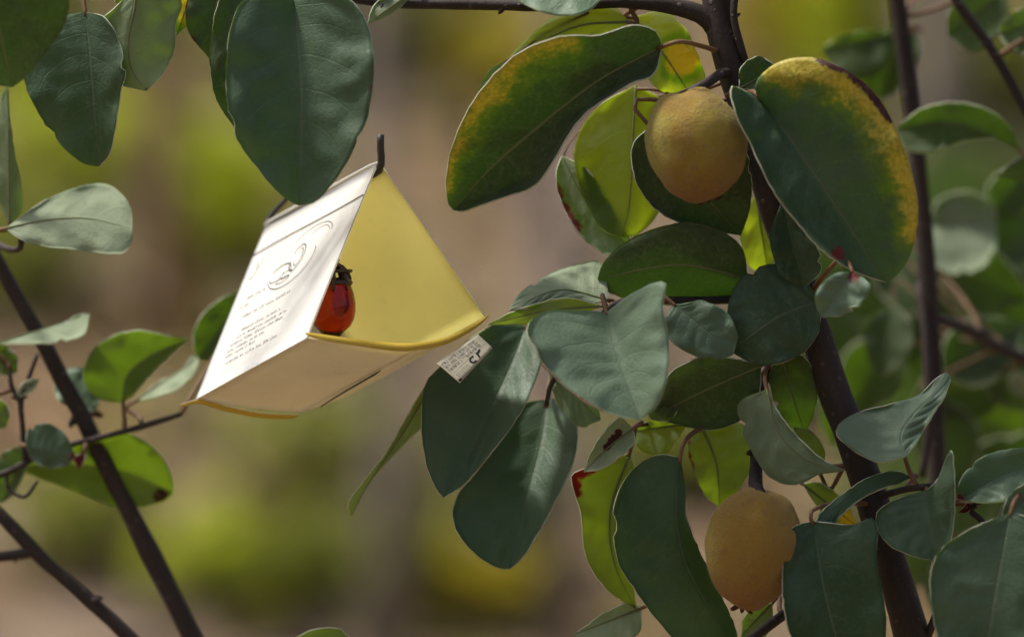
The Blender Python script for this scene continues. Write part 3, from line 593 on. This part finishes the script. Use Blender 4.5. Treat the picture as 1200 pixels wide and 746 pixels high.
# blurred leaves of the sapling behind, right side
r_ = random.Random(41)
for (x, y, sz, ang, d, yl) in [(1040, 398, 46, 100, 470, .3), (1150, 330, 60, 20, 640, .5), (1180, 372, 70, 200, 720, .5), (1000, 395, 70, 80, 760, .5), (1020, 440, 60, 120, 700, .6),
        (1130, 450, 66, 160, 640, .55), (1165, 500, 60, 20, 760, .7), (1060, 330, 50, 60, 620, .5), (1190, 290, 60, 150, 660, .35), (1110, 520, 60, 80, 640, .5), (1185, 440, 50, 250, 600, .4),
        (1010, 330, 50, 250, 640, .4), (1150, 410, 60, 330, 560, .35), (990, 480, 50, 110, 740, .6), (1195, 545, 60, 200, 700, .5), (1165, 428, 14, 90, 590, .0), (1195, 450, 18, 60, 590, .0), (1130, 590, 50, 250, 640, .6),
        (1180, 230, 40, 130, 600, .5), (1060, 640, 60, 260, 700, .6), (1120, 690, 60, 220, 720, .5)]:
    a = math.radians(ang); ux, uy = math.cos(a), math.sin(a); vx, vy = -uy, ux
    q = lambda l, w: (x+ux*sz*l+vx*sz*w, y+uy*sz*l+vy*sz*w)
    leaf(t3, q(-.9, 0), q(1, 0), [q(-.6, -.45), q(-.1, -.66), q(.5, -.45)], [q(-.6, .45), q(-.1, .66), q(.5, .45)], d=d+120, side='l', tint=0.0 if sz > 20 else 1.0, yel=yl*.7, gx=r_.uniform(-.4, .4), gy=r_.uniform(-.4, .4), N=16, K=5, petw=3)

# ------------------------------------------------------------------ quince fruits
def fruit_material():
    q = NT('quince_skin'); ob = q.obj()
    n1 = q.noise(ob, 38, 3, 0.5); n2 = q.noise(ob, 700, 4, 0.7); n3 = q.noise(ob, 160, 4, 0.6)
    sp = q.n('ShaderNodeSeparateXYZ'); q.l(ob, sp.inputs[0])
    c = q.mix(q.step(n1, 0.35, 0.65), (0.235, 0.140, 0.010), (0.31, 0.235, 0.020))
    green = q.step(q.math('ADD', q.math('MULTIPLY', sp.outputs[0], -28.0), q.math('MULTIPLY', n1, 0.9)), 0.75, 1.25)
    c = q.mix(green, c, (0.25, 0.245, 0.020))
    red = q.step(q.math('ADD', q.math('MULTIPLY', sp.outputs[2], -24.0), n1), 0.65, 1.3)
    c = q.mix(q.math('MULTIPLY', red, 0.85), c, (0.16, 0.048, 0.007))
    fz = q.math('MULTIPLY', q.step(n2, 0.45, 0.70), q.step(n3, 0.35, 0.65))
    c = q.mix(q.math('MULTIPLY', fz, 0.65), c, (0.37, 0.305, 0.13))
    dk = q.step(q.math('ADD', q.math('MULTIPLY', n3, 0.6), q.math('MULTIPLY', n2, 0.4)), 0.50, 0.64); c = q.mix(q.math('MULTIPLY', dk, 0.5), c, (0.14, 0.07, 0.025))
    rp = q.n('ShaderNodeAttribute', attribute_type='OBJECT', attribute_name='ripe').outputs['Fac']
    c = q.mix(q.math('MULTIPLY', rp, q.step(n1, 0.25, 0.6)), c, (0.21, 0.088, 0.008))
    return q.done(q.pr(c, 0.75, 0.2, q.bump(q.math('ADD', q.math('MULTIPLY', n2, 1.6), n3), 1.0, 0.0009), Sheen_Weight=0.12, Sheen_Roughness=0.6, Subsurface_Weight=0.08, Subsurface_Radius=(0.01, 0.004, 0.001), Subsurface_Scale=0.3))
M_FRUIT = fruit_material()
M_FUZZ = simple('fruit_fuzz', (0.30, 0.21, 0.09), 0.9, 0.1, trans=((0.8, 0.7, 0.5), 0.5))
M_CALYX = simple('calyx', (0.07, 0.035, 0.02), 0.8, 0.1, 0.4)
def fruit(cx, cy, d, rw, rh, tilt, yaw, label, seed, taper=0.10):
    c = P(cx, cy, d); k = c.y/D0*PX; rw *= k; rh *= k
    R = Matrix.Rotation(tilt, 3, 'Y') @ Matrix.Rotation(yaw, 3, 'X')
    root = empty('quince_fruit', c, label, 'fruit', 'quinces on the tree')
    nv, nu = 40, 64; V = []; F = []
    def surf(th, ph):
        z = math.cos(th); r = math.sin(th)
        r *= 1.0-taper*(max(0, z)**1.5 if taper > 0 else -max(0, -z)**1.5)+0.02*z
        dimp = -0.10*math.exp(-((th)/0.22)**2)+0.09*math.exp(-((math.pi-th)/0.2)**2)
        zz = z+dimp
        lob = 1+0.026*math.sin(5*ph+seed)*math.sin(th)**2+0.025*noise.noise(Vector((math.cos(ph)*r*3.1, math.sin(ph)*r*3.1, z*3.1+seed)))+0.08*noise.noise(Vector((math.cos(ph)*r*1.3, math.sin(ph)*r*1.3, z*1.3+seed*7)))
        return R @ Vector((rw*r*math.cos(ph)*lob, rw*r*math.sin(ph)*lob, rh*zz*lob))
    for i in range(nv+1):
        for j in range(nu): V.append(c+surf(math.pi*i/nv, 2*math.pi*j/nu))
    for i in range(nv):
        for j in range(nu):
            a = i*nu+j; b = i*nu+(j+1) % nu; F.append((a, a+nu, b+nu, b))
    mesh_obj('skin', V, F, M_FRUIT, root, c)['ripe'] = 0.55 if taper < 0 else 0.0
    r2 = random.Random(seed); V, F = [], []
    for k_ in range(4200):
        th = math.acos(r2.uniform(-1, 1)); ph = r2.uniform(0, 6.28)
        if noise.noise(Vector((math.cos(ph)*math.sin(th)*3, math.sin(ph)*math.sin(th)*3, math.cos(th)*3+seed))) < r2.uniform(-0.6, 0.35): continue
        p = surf(th, ph); n = (surf(th+.02, ph)-p).cross(surf(th, ph+.02)-p); n.normalize()
        if n.dot(p) < 0: n = -n
        s = n.orthogonal().normalized(); s.rotate(Matrix.Rotation(r2.uniform(0, 6.28), 3, n)); w = 0.00004
        side = n.cross(s)
        L = r2.uniform(0.0004, 0.0011); o = len(V)
        V += [c+p+side*w, c+p-side*w, c+p+n*L+s*L*r2.uniform(0.2, 1.1)]; F.append((o, o+1, o+2))
    fz = mesh_obj('fuzz', V, F, M_FUZZ, root, c); fz['kind'] = 'stuff'
    # calyx: five dry sepals at the lower end
    parts = []
    for k_ in range(6):
        ph = k_*1.047+seed; e = Vector((math.cos(ph), math.sin(ph), 0))
        pts = [(c+R @ (e*rw*0.05+Vector((0, 0, -rh*0.86))), rw*.06), (c+R @ (e*rw*0.12+Vector((0, 0, -rh*0.95))), rw*.055), (c+R @ (e*rw*0.20+Vector((0, 0, -rh*1.0))), rw*.04), (c+R @ (e*rw*0.26+Vector((0, 0, -rh*1.02))), rw*.01)]
        parts.append(tube(pts, 6))
    v, f = join(parts); mesh_obj('calyx', v, f, M_CALYX, root, c)
    return root, c, R, rw, rh
fr1 = fruit(814, 169, -60, 58.5, 68.5, math.radians(-16), math.radians(8), 'round downy yellow-brown quince beside the yellow-margined leaf, upper of two', 1.3)
fr2 = fruit(882, 643, -45, 58, 73, math.radians(10), math.radians(4), 'downy orange-brown quince hanging from a black stub, lower of two', 2.6, -0.24)
def stalk(fr, pts, w):
    root, c, R, rw, rh = fr
    pp = [(c+R @ Vector((0, 0, rh*0.84)), w*PX/2)]+[(P(*p), w*PX/2) for p in pts]
    v, f = tube(pp, 9); mesh_obj('stalk', v, f, M_BARK, root, c)
stalk(fr1, [(828, 98, -40), (845, 86, 0), (860, 84, 28)], 12)
stalk(fr2, [(884, 566, -24), (886, 545, -4)], 15)

# ------------------------------------------------------------------ the paper trap
def paper(name, col, tr, fac):
    q = NT(name); ob = q.obj(); n1 = q.noise(ob, 30, 4, 0.6); n2 = q.noise(ob, 900, 3, 0.6)
    c = q.mix(q.step(n1, 0.3, 0.75), col, tuple(x*0.90 for x in col))
    st = q.step(q.noise(ob, 75, 3, 0.6), 0.62, 0.76)
    c = q.mix(q.math('MULTIPLY', st, 0.22), c, tuple(x*0.45 for x in col))
    return q.done(q.trans(tr, fac, q.pr(c, 0.62, 0.25, q.bump(n2, 0.25, 0.0002))))
M_WHITE = paper('trap_white_print_side', (0.71, 0.73, 0.74), (0.95, 0.9, 0.65), 0.30)
M_PLAIN = paper('trap_plain_outside', (0.90, 0.88, 0.80), (0.99, 0.96, 0.80), 0.75)
M_BEIGE = paper('trap_underside', (0.80, 0.78, 0.69), (0.9, 0.8, 0.45), 0.22)
M_YEL = paper('trap_yellow_inside', (0.97, 0.87, 0.28), (0.99, 0.93, 0.38), 0.46)
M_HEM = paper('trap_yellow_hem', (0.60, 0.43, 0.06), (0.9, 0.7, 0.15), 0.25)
M_CUT = simple('trap_cut_edge', (0.75, 0.68, 0.48), 0.8, 0.1)
M_INK = simple('grey_ink', (0.07, 0.07, 0.08), 0.7, 0.1)
M_INK2 = simple('faint_ink', (0.22, 0.21, 0.19), 0.7, 0.1)
M_INKD = simple('black_ink', (0.02, 0.02, 0.02), 0.7, 0.1)
M_WIRE = simple('dark_wire', (0.035, 0.03, 0.027), 0.5, 0.5)
Ap, Lp, Rp, Cp = (442, 193, 28), (360, 396, -104), (569, 372, 46), (482, 411, -46)
RV = (-130, 72, 190)
add = lambda p, v, k=1.0: tuple(a+b*k for a, b in zip(p, v))
trap = empty('insect_trap', P(440, 415, 60), 'tent-shaped white and yellow paper insect trap hanging in the branches', 'trap')
def sheet(name, corner, nu, nv, mat_front, mat_back, parent, bulge=None, th=1.6):
    """corner: function (u,v) -> px point; front faces the camera side of the sheet"""
    G = [P(*corner(i/nu, j/nv)) for i in range(nu+1) for j in range(nv+1)]
    me_n = (G[nv+1]-G[0]).cross(G[1]-G[0]).normalized()
    sg = 1 if me_n.y < 0 else -1
    n_ = me_n*sg*th*PX/2
    V = [p+n_ for p in G]+[p-n_ for p in G]; F, fm = [], []; T = len(G)
    for i in range(nu):
        for j in range(nv):
            k = (i*(nv+1)+j, (i+1)*(nv+1)+j, (i+1)*(nv+1)+j+1, i*(nv+1)+j+1)
            if sg < 0: k = k[::-1]
            F.append(k); fm.append(0); F.append(tuple(x+T for x in reversed(k))); fm.append(1)
    ring = [i*(nv+1) for i in range(nu+1)]+[nu*(nv+1)+j for j in range(1, nv+1)]+[i*(nv+1)+nv for i in range(nu-1, -1, -1)]+[j for j in range(nv-1, 0, -1)]
    for a, b in zip(ring, ring[1:]+ring[:1]): F.append((a, b, b+T, a+T)); fm.append(2)
    return mesh_obj(name, V, F, [mat_front, mat_back, M_CUT], parent, P(*corner(.5, .5)), fm)
def quad(a, b, k, e=(0, 0, 0), wob=0.0, seed=0):
    """a + u*RV + v*(b-a), bulging by e in the middle of v"""
    def f(u, v):
        p = add(add(a, RV, u), tuple(y-x for x, y in zip(a, b)), v)
        p = add(p, e, math.sin(math.pi*v)*(0.7+0.3*math.sin(math.pi*u)))
        if wob: p = add(p, (0, 0, wob*noise.noise(Vector((u*2.2, v*2.2, seed)))))
        return p
    return f
wp = sheet('printed_panel', quad(Ap, Lp, 0, (-1.0, 0, -4), 4, 1), 14, 14, M_WHITE, M_YEL, trap)
yp = sheet('yellow_panel', quad(add(Ap, (4, -1, 2)), Rp, 0, (1, -1, 5), 5, 2), 14, 14, M_YEL, M_PLAIN, trap)
fl = sheet('floor_panel', quad(add(Lp, (2, -1, 1)), Cp, 0, (0, 3, -4), 5, 3), 12, 10, M_BEIGE, M_YEL, trap)
fr = sheet('floor_panel', quad(Cp, add(Rp, (-1, 0, -1)), 0, (4, 5, -3), 4, 4), 12, 10, M_BEIGE, M_YEL, trap)
# folded hems along the front and back of the floor
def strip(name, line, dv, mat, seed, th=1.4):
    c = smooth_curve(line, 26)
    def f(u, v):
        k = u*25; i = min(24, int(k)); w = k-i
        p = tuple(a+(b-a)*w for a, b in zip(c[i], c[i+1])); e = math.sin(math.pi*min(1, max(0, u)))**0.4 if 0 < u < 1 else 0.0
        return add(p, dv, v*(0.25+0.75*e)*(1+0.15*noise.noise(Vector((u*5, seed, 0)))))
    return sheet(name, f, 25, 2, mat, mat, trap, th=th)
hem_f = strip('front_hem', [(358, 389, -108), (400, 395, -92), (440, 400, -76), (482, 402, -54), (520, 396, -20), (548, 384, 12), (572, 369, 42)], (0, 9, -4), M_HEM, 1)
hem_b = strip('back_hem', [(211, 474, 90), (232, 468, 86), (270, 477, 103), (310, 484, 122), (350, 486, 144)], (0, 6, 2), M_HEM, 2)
# thin dark strip along the floor crease
v, f = tube([(P(376, 476, 108), .0004), (P(405, 458, 64), .00055), (P(440, 438, 12), .0006), (P(446, 434, 2), .0002)], 6); mesh_obj('torn_crease', v, f, M_WIRE, trap, P(405, 458, 118))
# printing
def on_panel(u, v, lift=1.6):
    p = quad(Ap, Lp, 0, (-1.0, 0, -4), 4, 1)(u, v); q0 = P(*p)
    a = P(*quad(Ap, Lp, 0)(u+.01, v))-q0; n = Vector((-.83, -.29, .48))
    return q0+n*lift*PX
ri = random.Random(9)
def glyph_rows(rows, hgt):
    V, F = [], []
    def q4(u0, v0, u1, v1, w):
        a, b = on_panel(u0, v0), on_panel(u1, v1); t = (b-a).normalized(); n = Vector((-.83, -.29, .48)); s = n.cross(t).normalized()*w*PX/2
        o = len(V); V.extend([a+s, b+s, b-s, a-s]); F.append((o, o+1, o+2, o+3))
    for (v, u0, u1, h_) in rows:
        u = u1
        while u > u0:
            wl = ri.randint(2, 8)
            for k in range(wl):
                if u <= u0: break
                cw = 0.0105*h_/hgt
                hh = h_*ri.choice([0.62, 0.62, 1.0, 0.75])
                k_ = ri.random()
                q4(u, v, u, v-hh, 0.8)
                if k_ < 0.6: q4(u-cw*.75, v, u-cw*.75, v-hh*.7, 0.7)
                if k_ > 0.25: q4(u, v-hh*ri.choice([.1, .6, .95]), u-cw*.75, v-hh*ri.choice([.1, .6]), 0.7)
                u -= cw*1.35
            u -= 0.014
    return V, F, q4
rows = [(.595, .40, .82, .018), (.685, .44, .78, .017), (.722, .36, .80, .017), (.756, .37, .84, .017), (.79, .50, .85, .017), (.822, .58, .84, .017), (.870, .34, .81, .020), (.474, .70, .86, .012), (.515, .82, .90, .010)]
V, F, q4 = glyph_rows(rows, .017)
mesh_obj('printed_text', V, F, M_INK, wp, on_panel(.6, .75))['kind'] = 'stuff'
V2, F2, q4b = glyph_rows([], .017)
def arc(uc, vc, ru, rv, a0, a1, w, n=22):
    pr_ = None
    for k in range(n+1):
        a = math.radians(a0+(a1-a0)*k/n); p = (uc+ru*math.cos(a), vc+rv*math.sin(a))
        if pr_: q4b(*pr_, *p, w)
        pr_ = p
arc(.50, .40, .20, .125, 20, 200, 1.1); arc(.40, .30, .19, .09, 180, 330, 0.9); arc(.47, .37, .06, .075, 0, 330, 1.3); arc(.46, .37, .03, .05, 20, 300, 1.1)
arc(.60, .42, .10, .05, 160, 320, 1.3); arc(.62, .43, .06, .03, 0, 200, 1.1); arc(.52, .45, .05, .02, 0, 340, 1.0); arc(.54, .475, .06, .015, 0, 340, 1.0); arc(.34, .29, .10, .05, 190, 320, .8); arc(.92, .29, .03, .045, 60, 250, 1.2); arc(.88, .26, .02, .03, 60, 250, .8)
mesh_obj('printed_emblem', V2, F2, M_INK, wp, on_panel(.5, .4))['kind'] = 'stuff'
v, f = tube([(on_panel(1.004-k*.1004, .176-.004*math.sin(k*.6), 1.9), 0.00030) for k in range(11)], 6); mesh_obj('crease_line', v, f, M_INK, wp, on_panel(.5, .175))
# dark bar under the ridge with the hook at the front and the hanger hidden at the back
bar = [(P(446, 158, 24), .00200), (P(446, 176, 24), .00200), (P(447, 190, 25), .0020), (P(443, 201, 30), .0021), (P(430, 207, 46), .0021), (P(380, 233, 118), .0019), (P(330, 257, 194), .0019), (P(314, 262, 222), .0019), (P(318, 252, 226), .0017), (P(340, 226, 210), .0013), (P(348, 190, 190), .0012), (P(345, 90, 120), .0011), (P(330, -24, 36), .0011), (P(326, -36, 26), .0011)]
sm = smooth_curve([(b[0].x, b[0].z, b[0].y, b[1]) for b in bar], 60)
v, f = tube([(Vector((a[0], a[2], a[1])), a[3]) for a in sm], 9); mesh_obj('hanger_wire', v, f, M_WIRE, trap, bar[3][0])
v, f = tube([(P(310, 264, 218), .0006), (P(318, 258, 206), .0008), (P(345, 243, 166), .0008), (P(390, 218, 102), .0008), (P(432, 195, 44), .0008), (P(442, 191, 30), .0008), (P(446, 194, 28), .0006)], 8); mesh_obj('ridge_fold', v, f, M_WHITE, trap, P(380, 220, 120))
# little price-like tag stuck under the right edge
TG = [(512, 425, -40), (560, 392, 14), (577, 408, 2), (539, 448, -52)]
def tq(u, v):
    a = add(TG[0], tuple(y-x for x, y in zip(TG[0], TG[1])), u); b = add(TG[3], tuple(y-x for x, y in zip(TG[3], TG[2])), u)
    p = add(a, tuple(y-x for x, y in zip(a, b)), v); return add(p, (0, 0, 3*math.sin(math.pi*u)))
M_TAG = paper('tag_paper', (0.50, 0.46, 0.35), (0.9, .85, .6), .2)
tg = sheet('paper_tag', tq, 8, 6, M_TAG, M_TAG, trap, th=1.4)
V, F = [], []
def t4(u0, v0, u1, v1, w):
    L = lambda u, v: P(*add(tq(u, v), (0, 0, -2.2)))
    a, b = L(u0, v0), L(u1, v1); t = (b-a).normalized(); s = Vector((0, -1, 0)).cross(t).normalized()*w*PX/2
    o = len(V); V.extend([a+s, b+s, b-s, a-s]); F.append((o, o+1, o+2, o+3))
for row in range(3):
    u = 0.05
    while u < 0.86:
        if ri.random() < 0.88: t4(u, 0.10+row*.16, u+ri.uniform(-.01, .02), 0.21+row*.16, 0.9)
        if ri.random() < 0.4: t4(u, 0.11+row*.16, u+.03, 0.12+row*.16, 0.7)
        u += ri.uniform(.03, .05)
t4(.05, .63, .95, .57, .5)
for k in range(7): t4(.08+k*.05, .70, .09+k*.05, .86, .7)
mesh_obj('tag_print', V, F, M_INK2, tg, P(*tq(.4, .3)))['kind'] = 'stuff'
V, F = [], []
for k in range(10):
    a0, a1 = math.radians(60+k*26), math.radians(60+k*26+26); t4(.55+.07*math.cos(a0), .75+.12*math.sin(a0), .55+.07*math.cos(a1), .75+.12*math.sin(a1), 2.2)
t4(.70, .62, .68, .88, 2.2); t4(.70, .68, .80, .63, 2.2); t4(.02, .93, .08, .97, 2.6)
mesh_obj('tag_number', V, F, M_INKD, tg, P(*tq(.55, .75)))

# ------------------------------------------------------------------ red glass lure inside the trap
def glass():
    q = NT('red_glass'); ob = q.obj(); n = q.noise(ob, 120, 3, .5)
    c = q.mix(n, (0.62, 0.030, 0.008), (0.22, 0.008, 0.004))
    p = q.n('ShaderNodeBsdfPrincipled'); q.l(c, p.inputs['Base Color']); p.inputs['Roughness'].default_value = 0.12
    p.inputs['Transmission Weight'].default_value = 0.9; p.inputs['IOR'].default_value = 1.45; p.inputs['Specular IOR Level'].default_value = .5
    return q.done(p.outputs[0])
M_GLASS = glass()
M_BRONZE = simple('dark_bronze', (0.045, 0.022, 0.014), 0.42, 0.6, .5)
lc = P(387, 430, 16)
lure = empty('lure_bottle', lc, 'small red glass drop bottle with dark crown cap inside the trap', 'bottle')
K_ = PX*lc.y/D0
ax = Vector((0.05, 0, 1)).normalized()
def lathe(prof, n=28, c=lc):
    V, F = [], []
    for (r, z) in prof:
        for k in range(n):
            a = 2*math.pi*k/n; V.append(c+Vector((r*K_*math.cos(a)+z*K_*ax.x, r*K_*math.sin(a), z*K_)))
    for i in range(len(prof)-1):
        for k in range(n):
            a = i*n+k; b = i*n+(k+1) % n; F.append((a, b, b+n, a+n))
    F.append(tuple(reversed(range(n)))); F.append(tuple(range((len(prof)-1)*n, len(prof)*n)))
    return V, F
v, f = lathe([(17, 0), (18, 2), (9, 7), (7, 20), (9, 34), (15, 42), (21.5, 48), (25.5, 57), (26.5, 66), (26, 75), (23.5, 86), (20, 95), (16, 101), (12, 103)]); mesh_obj('glass_body', v, f, M_GLASS, lure, lc)
v, f = lathe([(14, 103), (20.5, 96.5), (21.5, 98), (21.3, 100.5), (17, 103.5), (8, 105)]); cap = mesh_obj('crown_cap', v, f, M_BRONZE, lure, lc)
for k in range(8):
    a = 2*math.pi*k/8+.2; e = Vector((math.cos(a), math.sin(a), 0))
    pt = lambda r, z: lc+e*r*K_+Vector((0, 0, z*K_))
    v, f = tube([(pt(23.2, 89), .0007), (pt(22.5, 97), .0012), (pt(22.5, 104), .0014), (pt(20, 111), .0014), (pt(14, 117), .0013), (pt(7, 121), .0012), (pt(3, 123), .0011)], 7)
    mesh_obj('arm', v, f, M_BRONZE, cap, pt(22, 98))
    b = [(0, 2.6), (2.2, 1.8), (2.8, 0), (2.2, -1.8), (0.3, -2.6)]
    v, f = lathe([(max(.2, r), z) for r, z in b], 10, pt(22.5, 104.5)); mesh_obj('bead', v, f, M_BRONZE, cap, pt(22.5, 104))
v, f = lathe([(17.5, 111), (20, 110.5), (21, 112.5), (20, 114.5), (17.5, 114), (17.5, 111.5)]); mesh_obj('ring', v, f, M_BRONZE, cap, lc)
v, f = lathe([(2, 115), (4, 117), (5, 119), (4, 121), (3, 122), (4.5, 124), (4.8, 126), (3.5, 128), (.5, 129)], 14); mesh_obj('finial', v, f, M_BRONZE, cap, lc)

# ------------------------------------------------------------------ behind: slope with shrubs, saplings and litter
def herb_mat(name, a, b, tr):
    q = NT(name); rn = q.n('ShaderNodeTexCoord').outputs['Object']; n = q.noise(rn, 9, 2, .5)
    return q.done(q.trans(tr, 0.35, q.pr(q.mix(n, a, b), 0.6, 0.3)))
H_YG = herb_mat('shrub_yellow_green', (0.25, 0.31, 0.015), (0.33, 0.35, 0.018), (0.7, 0.8, 0.04))
H_OL = herb_mat('shrub_olive', (0.14, 0.16, 0.026), (0.20, 0.20, 0.045), (0.35, 0.4, 0.05))
H_DG = herb_mat('shrub_dark_green', (0.035, 0.065, 0.012), (0.06, 0.09, 0.02), (0.2, 0.35, 0.03))
H_YE = herb_mat('shrub_yellow', (0.34, 0.30, 0.02), (0.28, 0.22, 0.03), (0.8, 0.7, 0.05))
M_STEMS = simple('shrub_stems', (0.12, 0.09, 0.06), .8, .1)
def leaf_faces(r_, pts, size):
    V, F = [], []
    for p in pts:
        u = Vector((r_.gauss(0, 1), r_.gauss(0, 1), r_.gauss(0, .6))).normalized(); w = u.orthogonal().normalized(); w.rotate(Matrix.Rotation(r_.uniform(0, 6.28), 3, u)); n = u.cross(w)
        L = size*r_.uniform(.6, 1.3); o = len(V)
        V += [p, p+u*L*.45+w*L*.32+n*L*.06, p+u*L, p+u*L*.45-w*L*.32+n*L*.06, p+u*L*.5-n*L*.05]; F += [(o, o+1, o+4), (o+1, o+2, o+4), (o+2, o+3, o+4), (o+3, o, o+4)]
    return V, F
def shrub(px, py, rx, rz, mat, label, seed, n=420, size=.06, name='shrub'):
    """a clump rooted where the sight line of its foot meets the slope; rx, rz in metres"""
    b = ground_hit(px, py+rz*0.6/(PX*8/D0)); b.z = ground_z(b.x, b.y); k0 = b.y/8.0; rx *= k0; rz *= k0; size *= k0
    r_ = random.Random(seed); root = empty(name, b, label, 'shrub', 'low shrubs on the slope')
    pts = []
    while len(pts) < n:
        v = Vector((r_.uniform(-1, 1), r_.uniform(-1, 1), r_.uniform(-1, 1)))
        if v.length > 1 or v.length < r_.uniform(0, .8): continue
        k = 1+.35*noise.noise(v*1.7+Vector((seed, 0, 0)))
        pts.append(b+Vector((v.x*rx*k, v.y*rx*.7*k, rz+.02+v.z*rz*k)))
    V, F = leaf_faces(r_, pts, size); mesh_obj('foliage', V, F, mat, root, b)
    parts = []
    for k in range(7):
        e = Vector((r_.uniform(-.7, .7)*rx, r_.uniform(-.5, .5)*rx, rz*r_.uniform(1, 1.6))); parts.append(tube([(b-Vector((0, 0, .05)), .008), (b+e*.5+Vector((0, 0, .03)), .006), (b+e, .002)], 5))
    V, F = join(parts); mesh_obj('stems', V, F, M_STEMS, root, b)
shrub(268, 275, .10, .12, H_YG, 'bright yellow-green blurred shrub just left of the white panel', 1, 260)
shrub(100, 190, .18, .09, H_YG, 'yellow-green blurred shrub under the dark upper-left leaf', 2, 200)
shrub(500, 25, .18, .12, H_OL, 'olive blurred shrub at the top between trap and dark leaf', 3, 220)
shrub(350, 690, .10, .07, H_OL, 'green-yellow blurred shrub at the bottom below the trap', 4, 220)
shrub(545, 705, .11, .06, H_YE, 'yellow blurred shrub at the bottom below the hanging leaves', 5, 220)
shrub(100, 640, .10, .09, H_OL, 'olive blurred shrub between the two slanting stems', 6, 180)
shrub(400, 540, .20, .08, H_OL, 'low olive blurred shrub below the trap floor', 7, 160)
shrub(930, 30, .10, .22, H_YE, 'tall yellow blurred shrub right of the main stem top', 8, 380)
shrub(1000, 110, .07, .26, H_YG, 'narrow yellow-green blurred shrub beside the sapling stem', 9, 320)
shrub(1120, 390, .30, .22, H_DG, 'wide dark green blurred shrub behind the right-hand leaves', 10, 800)
shrub(1000, 440, .16, .18, H_DG, 'dark green blurred shrub behind the main stem', 11, 420)
shrub(1150, 610, .24, .16, H_DG, 'dark green blurred shrub at the lower right corner', 12, 500)
shrub(30, 60, .14, .12, H_OL, 'olive blurred shrub at the upper left corner', 13, 260)
shrub(780, 560, .10, .07, H_OL, 'small olive blurred shrub behind the lower fruit leaves', 14, 160)
shrub(1160, 110, .14, .10, H_OL, 'olive blurred shrub at the upper right', 15, 260)
shrub(250, 690, .10, .08, H_YG, 'small olive blurred shrub right of the slanting stem foot', 16, 130)
shrub(20, 330, .12, .10, H_OL, 'olive blurred shrub behind the left stem', 18, 200)
shrub(460, 690, .10, .10, H_OL, 'olive blurred shrub right of the pale trunk foot', 19, 180)
shrub(330, 60, .12, .12, H_OL, 'olive blurred shrub hidden mostly by the broad hanging leaf', 20, 160)
shrub(620, 640, .09, .10, H_OL, 'olive blurred shrub under the tip of the lowest hanging leaf', 21, 160)
shrub(595, 90, .09, .07, H_YE, 'small ochre blurred shrub left of the yellow-margined leaf', 17, 110)

M_TRUNK = bark_material('grey_trunk_bark', (0.19, 0.155, 0.135), (0.26, 0.215, 0.19), (0.30, 0.255, 0.23))
M_TRUNK2 = bark_material('brown_trunk_bark', (0.19, 0.115, 0.065), (0.26, 0.165, 0.095), (0.29, 0.21, 0.13))
def sapling(px, py, r, lean, mat, label, seed, hgt=5.0):
    b = ground_hit(px, py); b.z = ground_z(b.x, b.y); r *= b.y/8; r_ = random.Random(seed)
    root = empty('sapling_tree', b, label, 'tree', 'slender trees on the slope')
    tp = [(b+Vector((lean*k*hgt/10+.03*math.sin(k+seed), .02*math.cos(k*1.3+seed), -.08+k*hgt/10)), r*(1-.07*k)+.004) for k in range(11)]
    V, F = tube(tp, 10, True, .2, seed); mesh_obj('trunk', V, F, mat, root, b)
    parts, pts = [], []
    for k in range(6):
        i = 7+k % 4; p0 = tp[i][0]; a = r_.uniform(0, 6.28); L = r_.uniform(.5, 1.0)
        e = p0+Vector((math.cos(a)*L, math.sin(a)*L, L*.6)); parts.append(tube([(p0, tp[i][1]*.5), ((p0+e)/2+Vector((0, 0, .08)), tp[i][1]*.35), (e, .004)], 6))
        for q in range(22):
            g_ = Vector((r_.gauss(0, .22), r_.gauss(0, .22), r_.gauss(0, .16))); pts.append(p0+(e-p0)*r_.uniform(.35, 1.1)+g_)
    V, F = join(parts); mesh_obj('limbs', V, F, mat, root, b)
    V, F = leaf_faces(r_, pts, .09); mesh_obj('crown', V, F, H_OL, root, b)
sapling(438, 800, .030, .01, M_TRUNK, 'pale grey blurred slender trunk below the trap', 1)
sapling(200, 420, .040, -.04, M_TRUNK2, 'orange-brown blurred slender trunk left of the trap', 2)
sapling(668, 760, .030, .00, M_TRUNK, 'wide grey-mauve blurred trunk behind the hanging leaves', 3)
#sapling(318, 640, .030, .02, M_TRUNK, 'grey-mauve blurred slender trunk under the trap corner', 4)
sapling(1095, 330, .045, .02, M_TRUNK, 'grey blurred trunk behind the sapling stem at upper right', 5)
#sapling(470, 330, .05, .03, M_TRUNK2, 'brown blurred trunk above the trap ridge', 6)

def litter_mat():
    q = NT('leaf_litter'); a = q.n('ShaderNodeAttribute', attribute_type='GEOMETRY', attribute_name='tone')
    return q.done(q.pr(a.outputs['Color'], 0.8, 0.2))
r_ = random.Random(77); pts = []
for k in range(24000):
    x = r_.gauss(0, 4.6) if k % 2 else r_.uniform(-4, 4); y = max(3.2, r_.gauss(12, 4.5)); pts.append(Vector((x, y, ground_z(x, y)+.012)))
V, F = leaf_faces(r_, pts, .11)
lo = mesh_obj('leaf_litter', V, F, litter_mat(), None, (0, 8, 1)); tag(lo, 'fallen brown and ochre leaves covering the slope', 'leaf litter', kind='stuff')
pal = [(.22, .15, .075), (.26, .19, .09), (.17, .13, .095), (.26, .21, .17), (.26, .23, .05), (.15, .125, .07), (.22, .185, .15), (.28, .19, .09)]
ca = lo.data.color_attributes.new('tone', 'FLOAT_COLOR', 'POINT'); cc = []
for p in pts:
    g_ = noise.noise(Vector((p.x*1.3, p.y*1.0, 5)))*.5+.5; c = pal[min(7, max(0, int((g_*.7+r_.random()*.3)*8)))]
    cc += [x for _ in range(5) for x in (*c, 1)]
ca.data.foreach_set('color', cc)
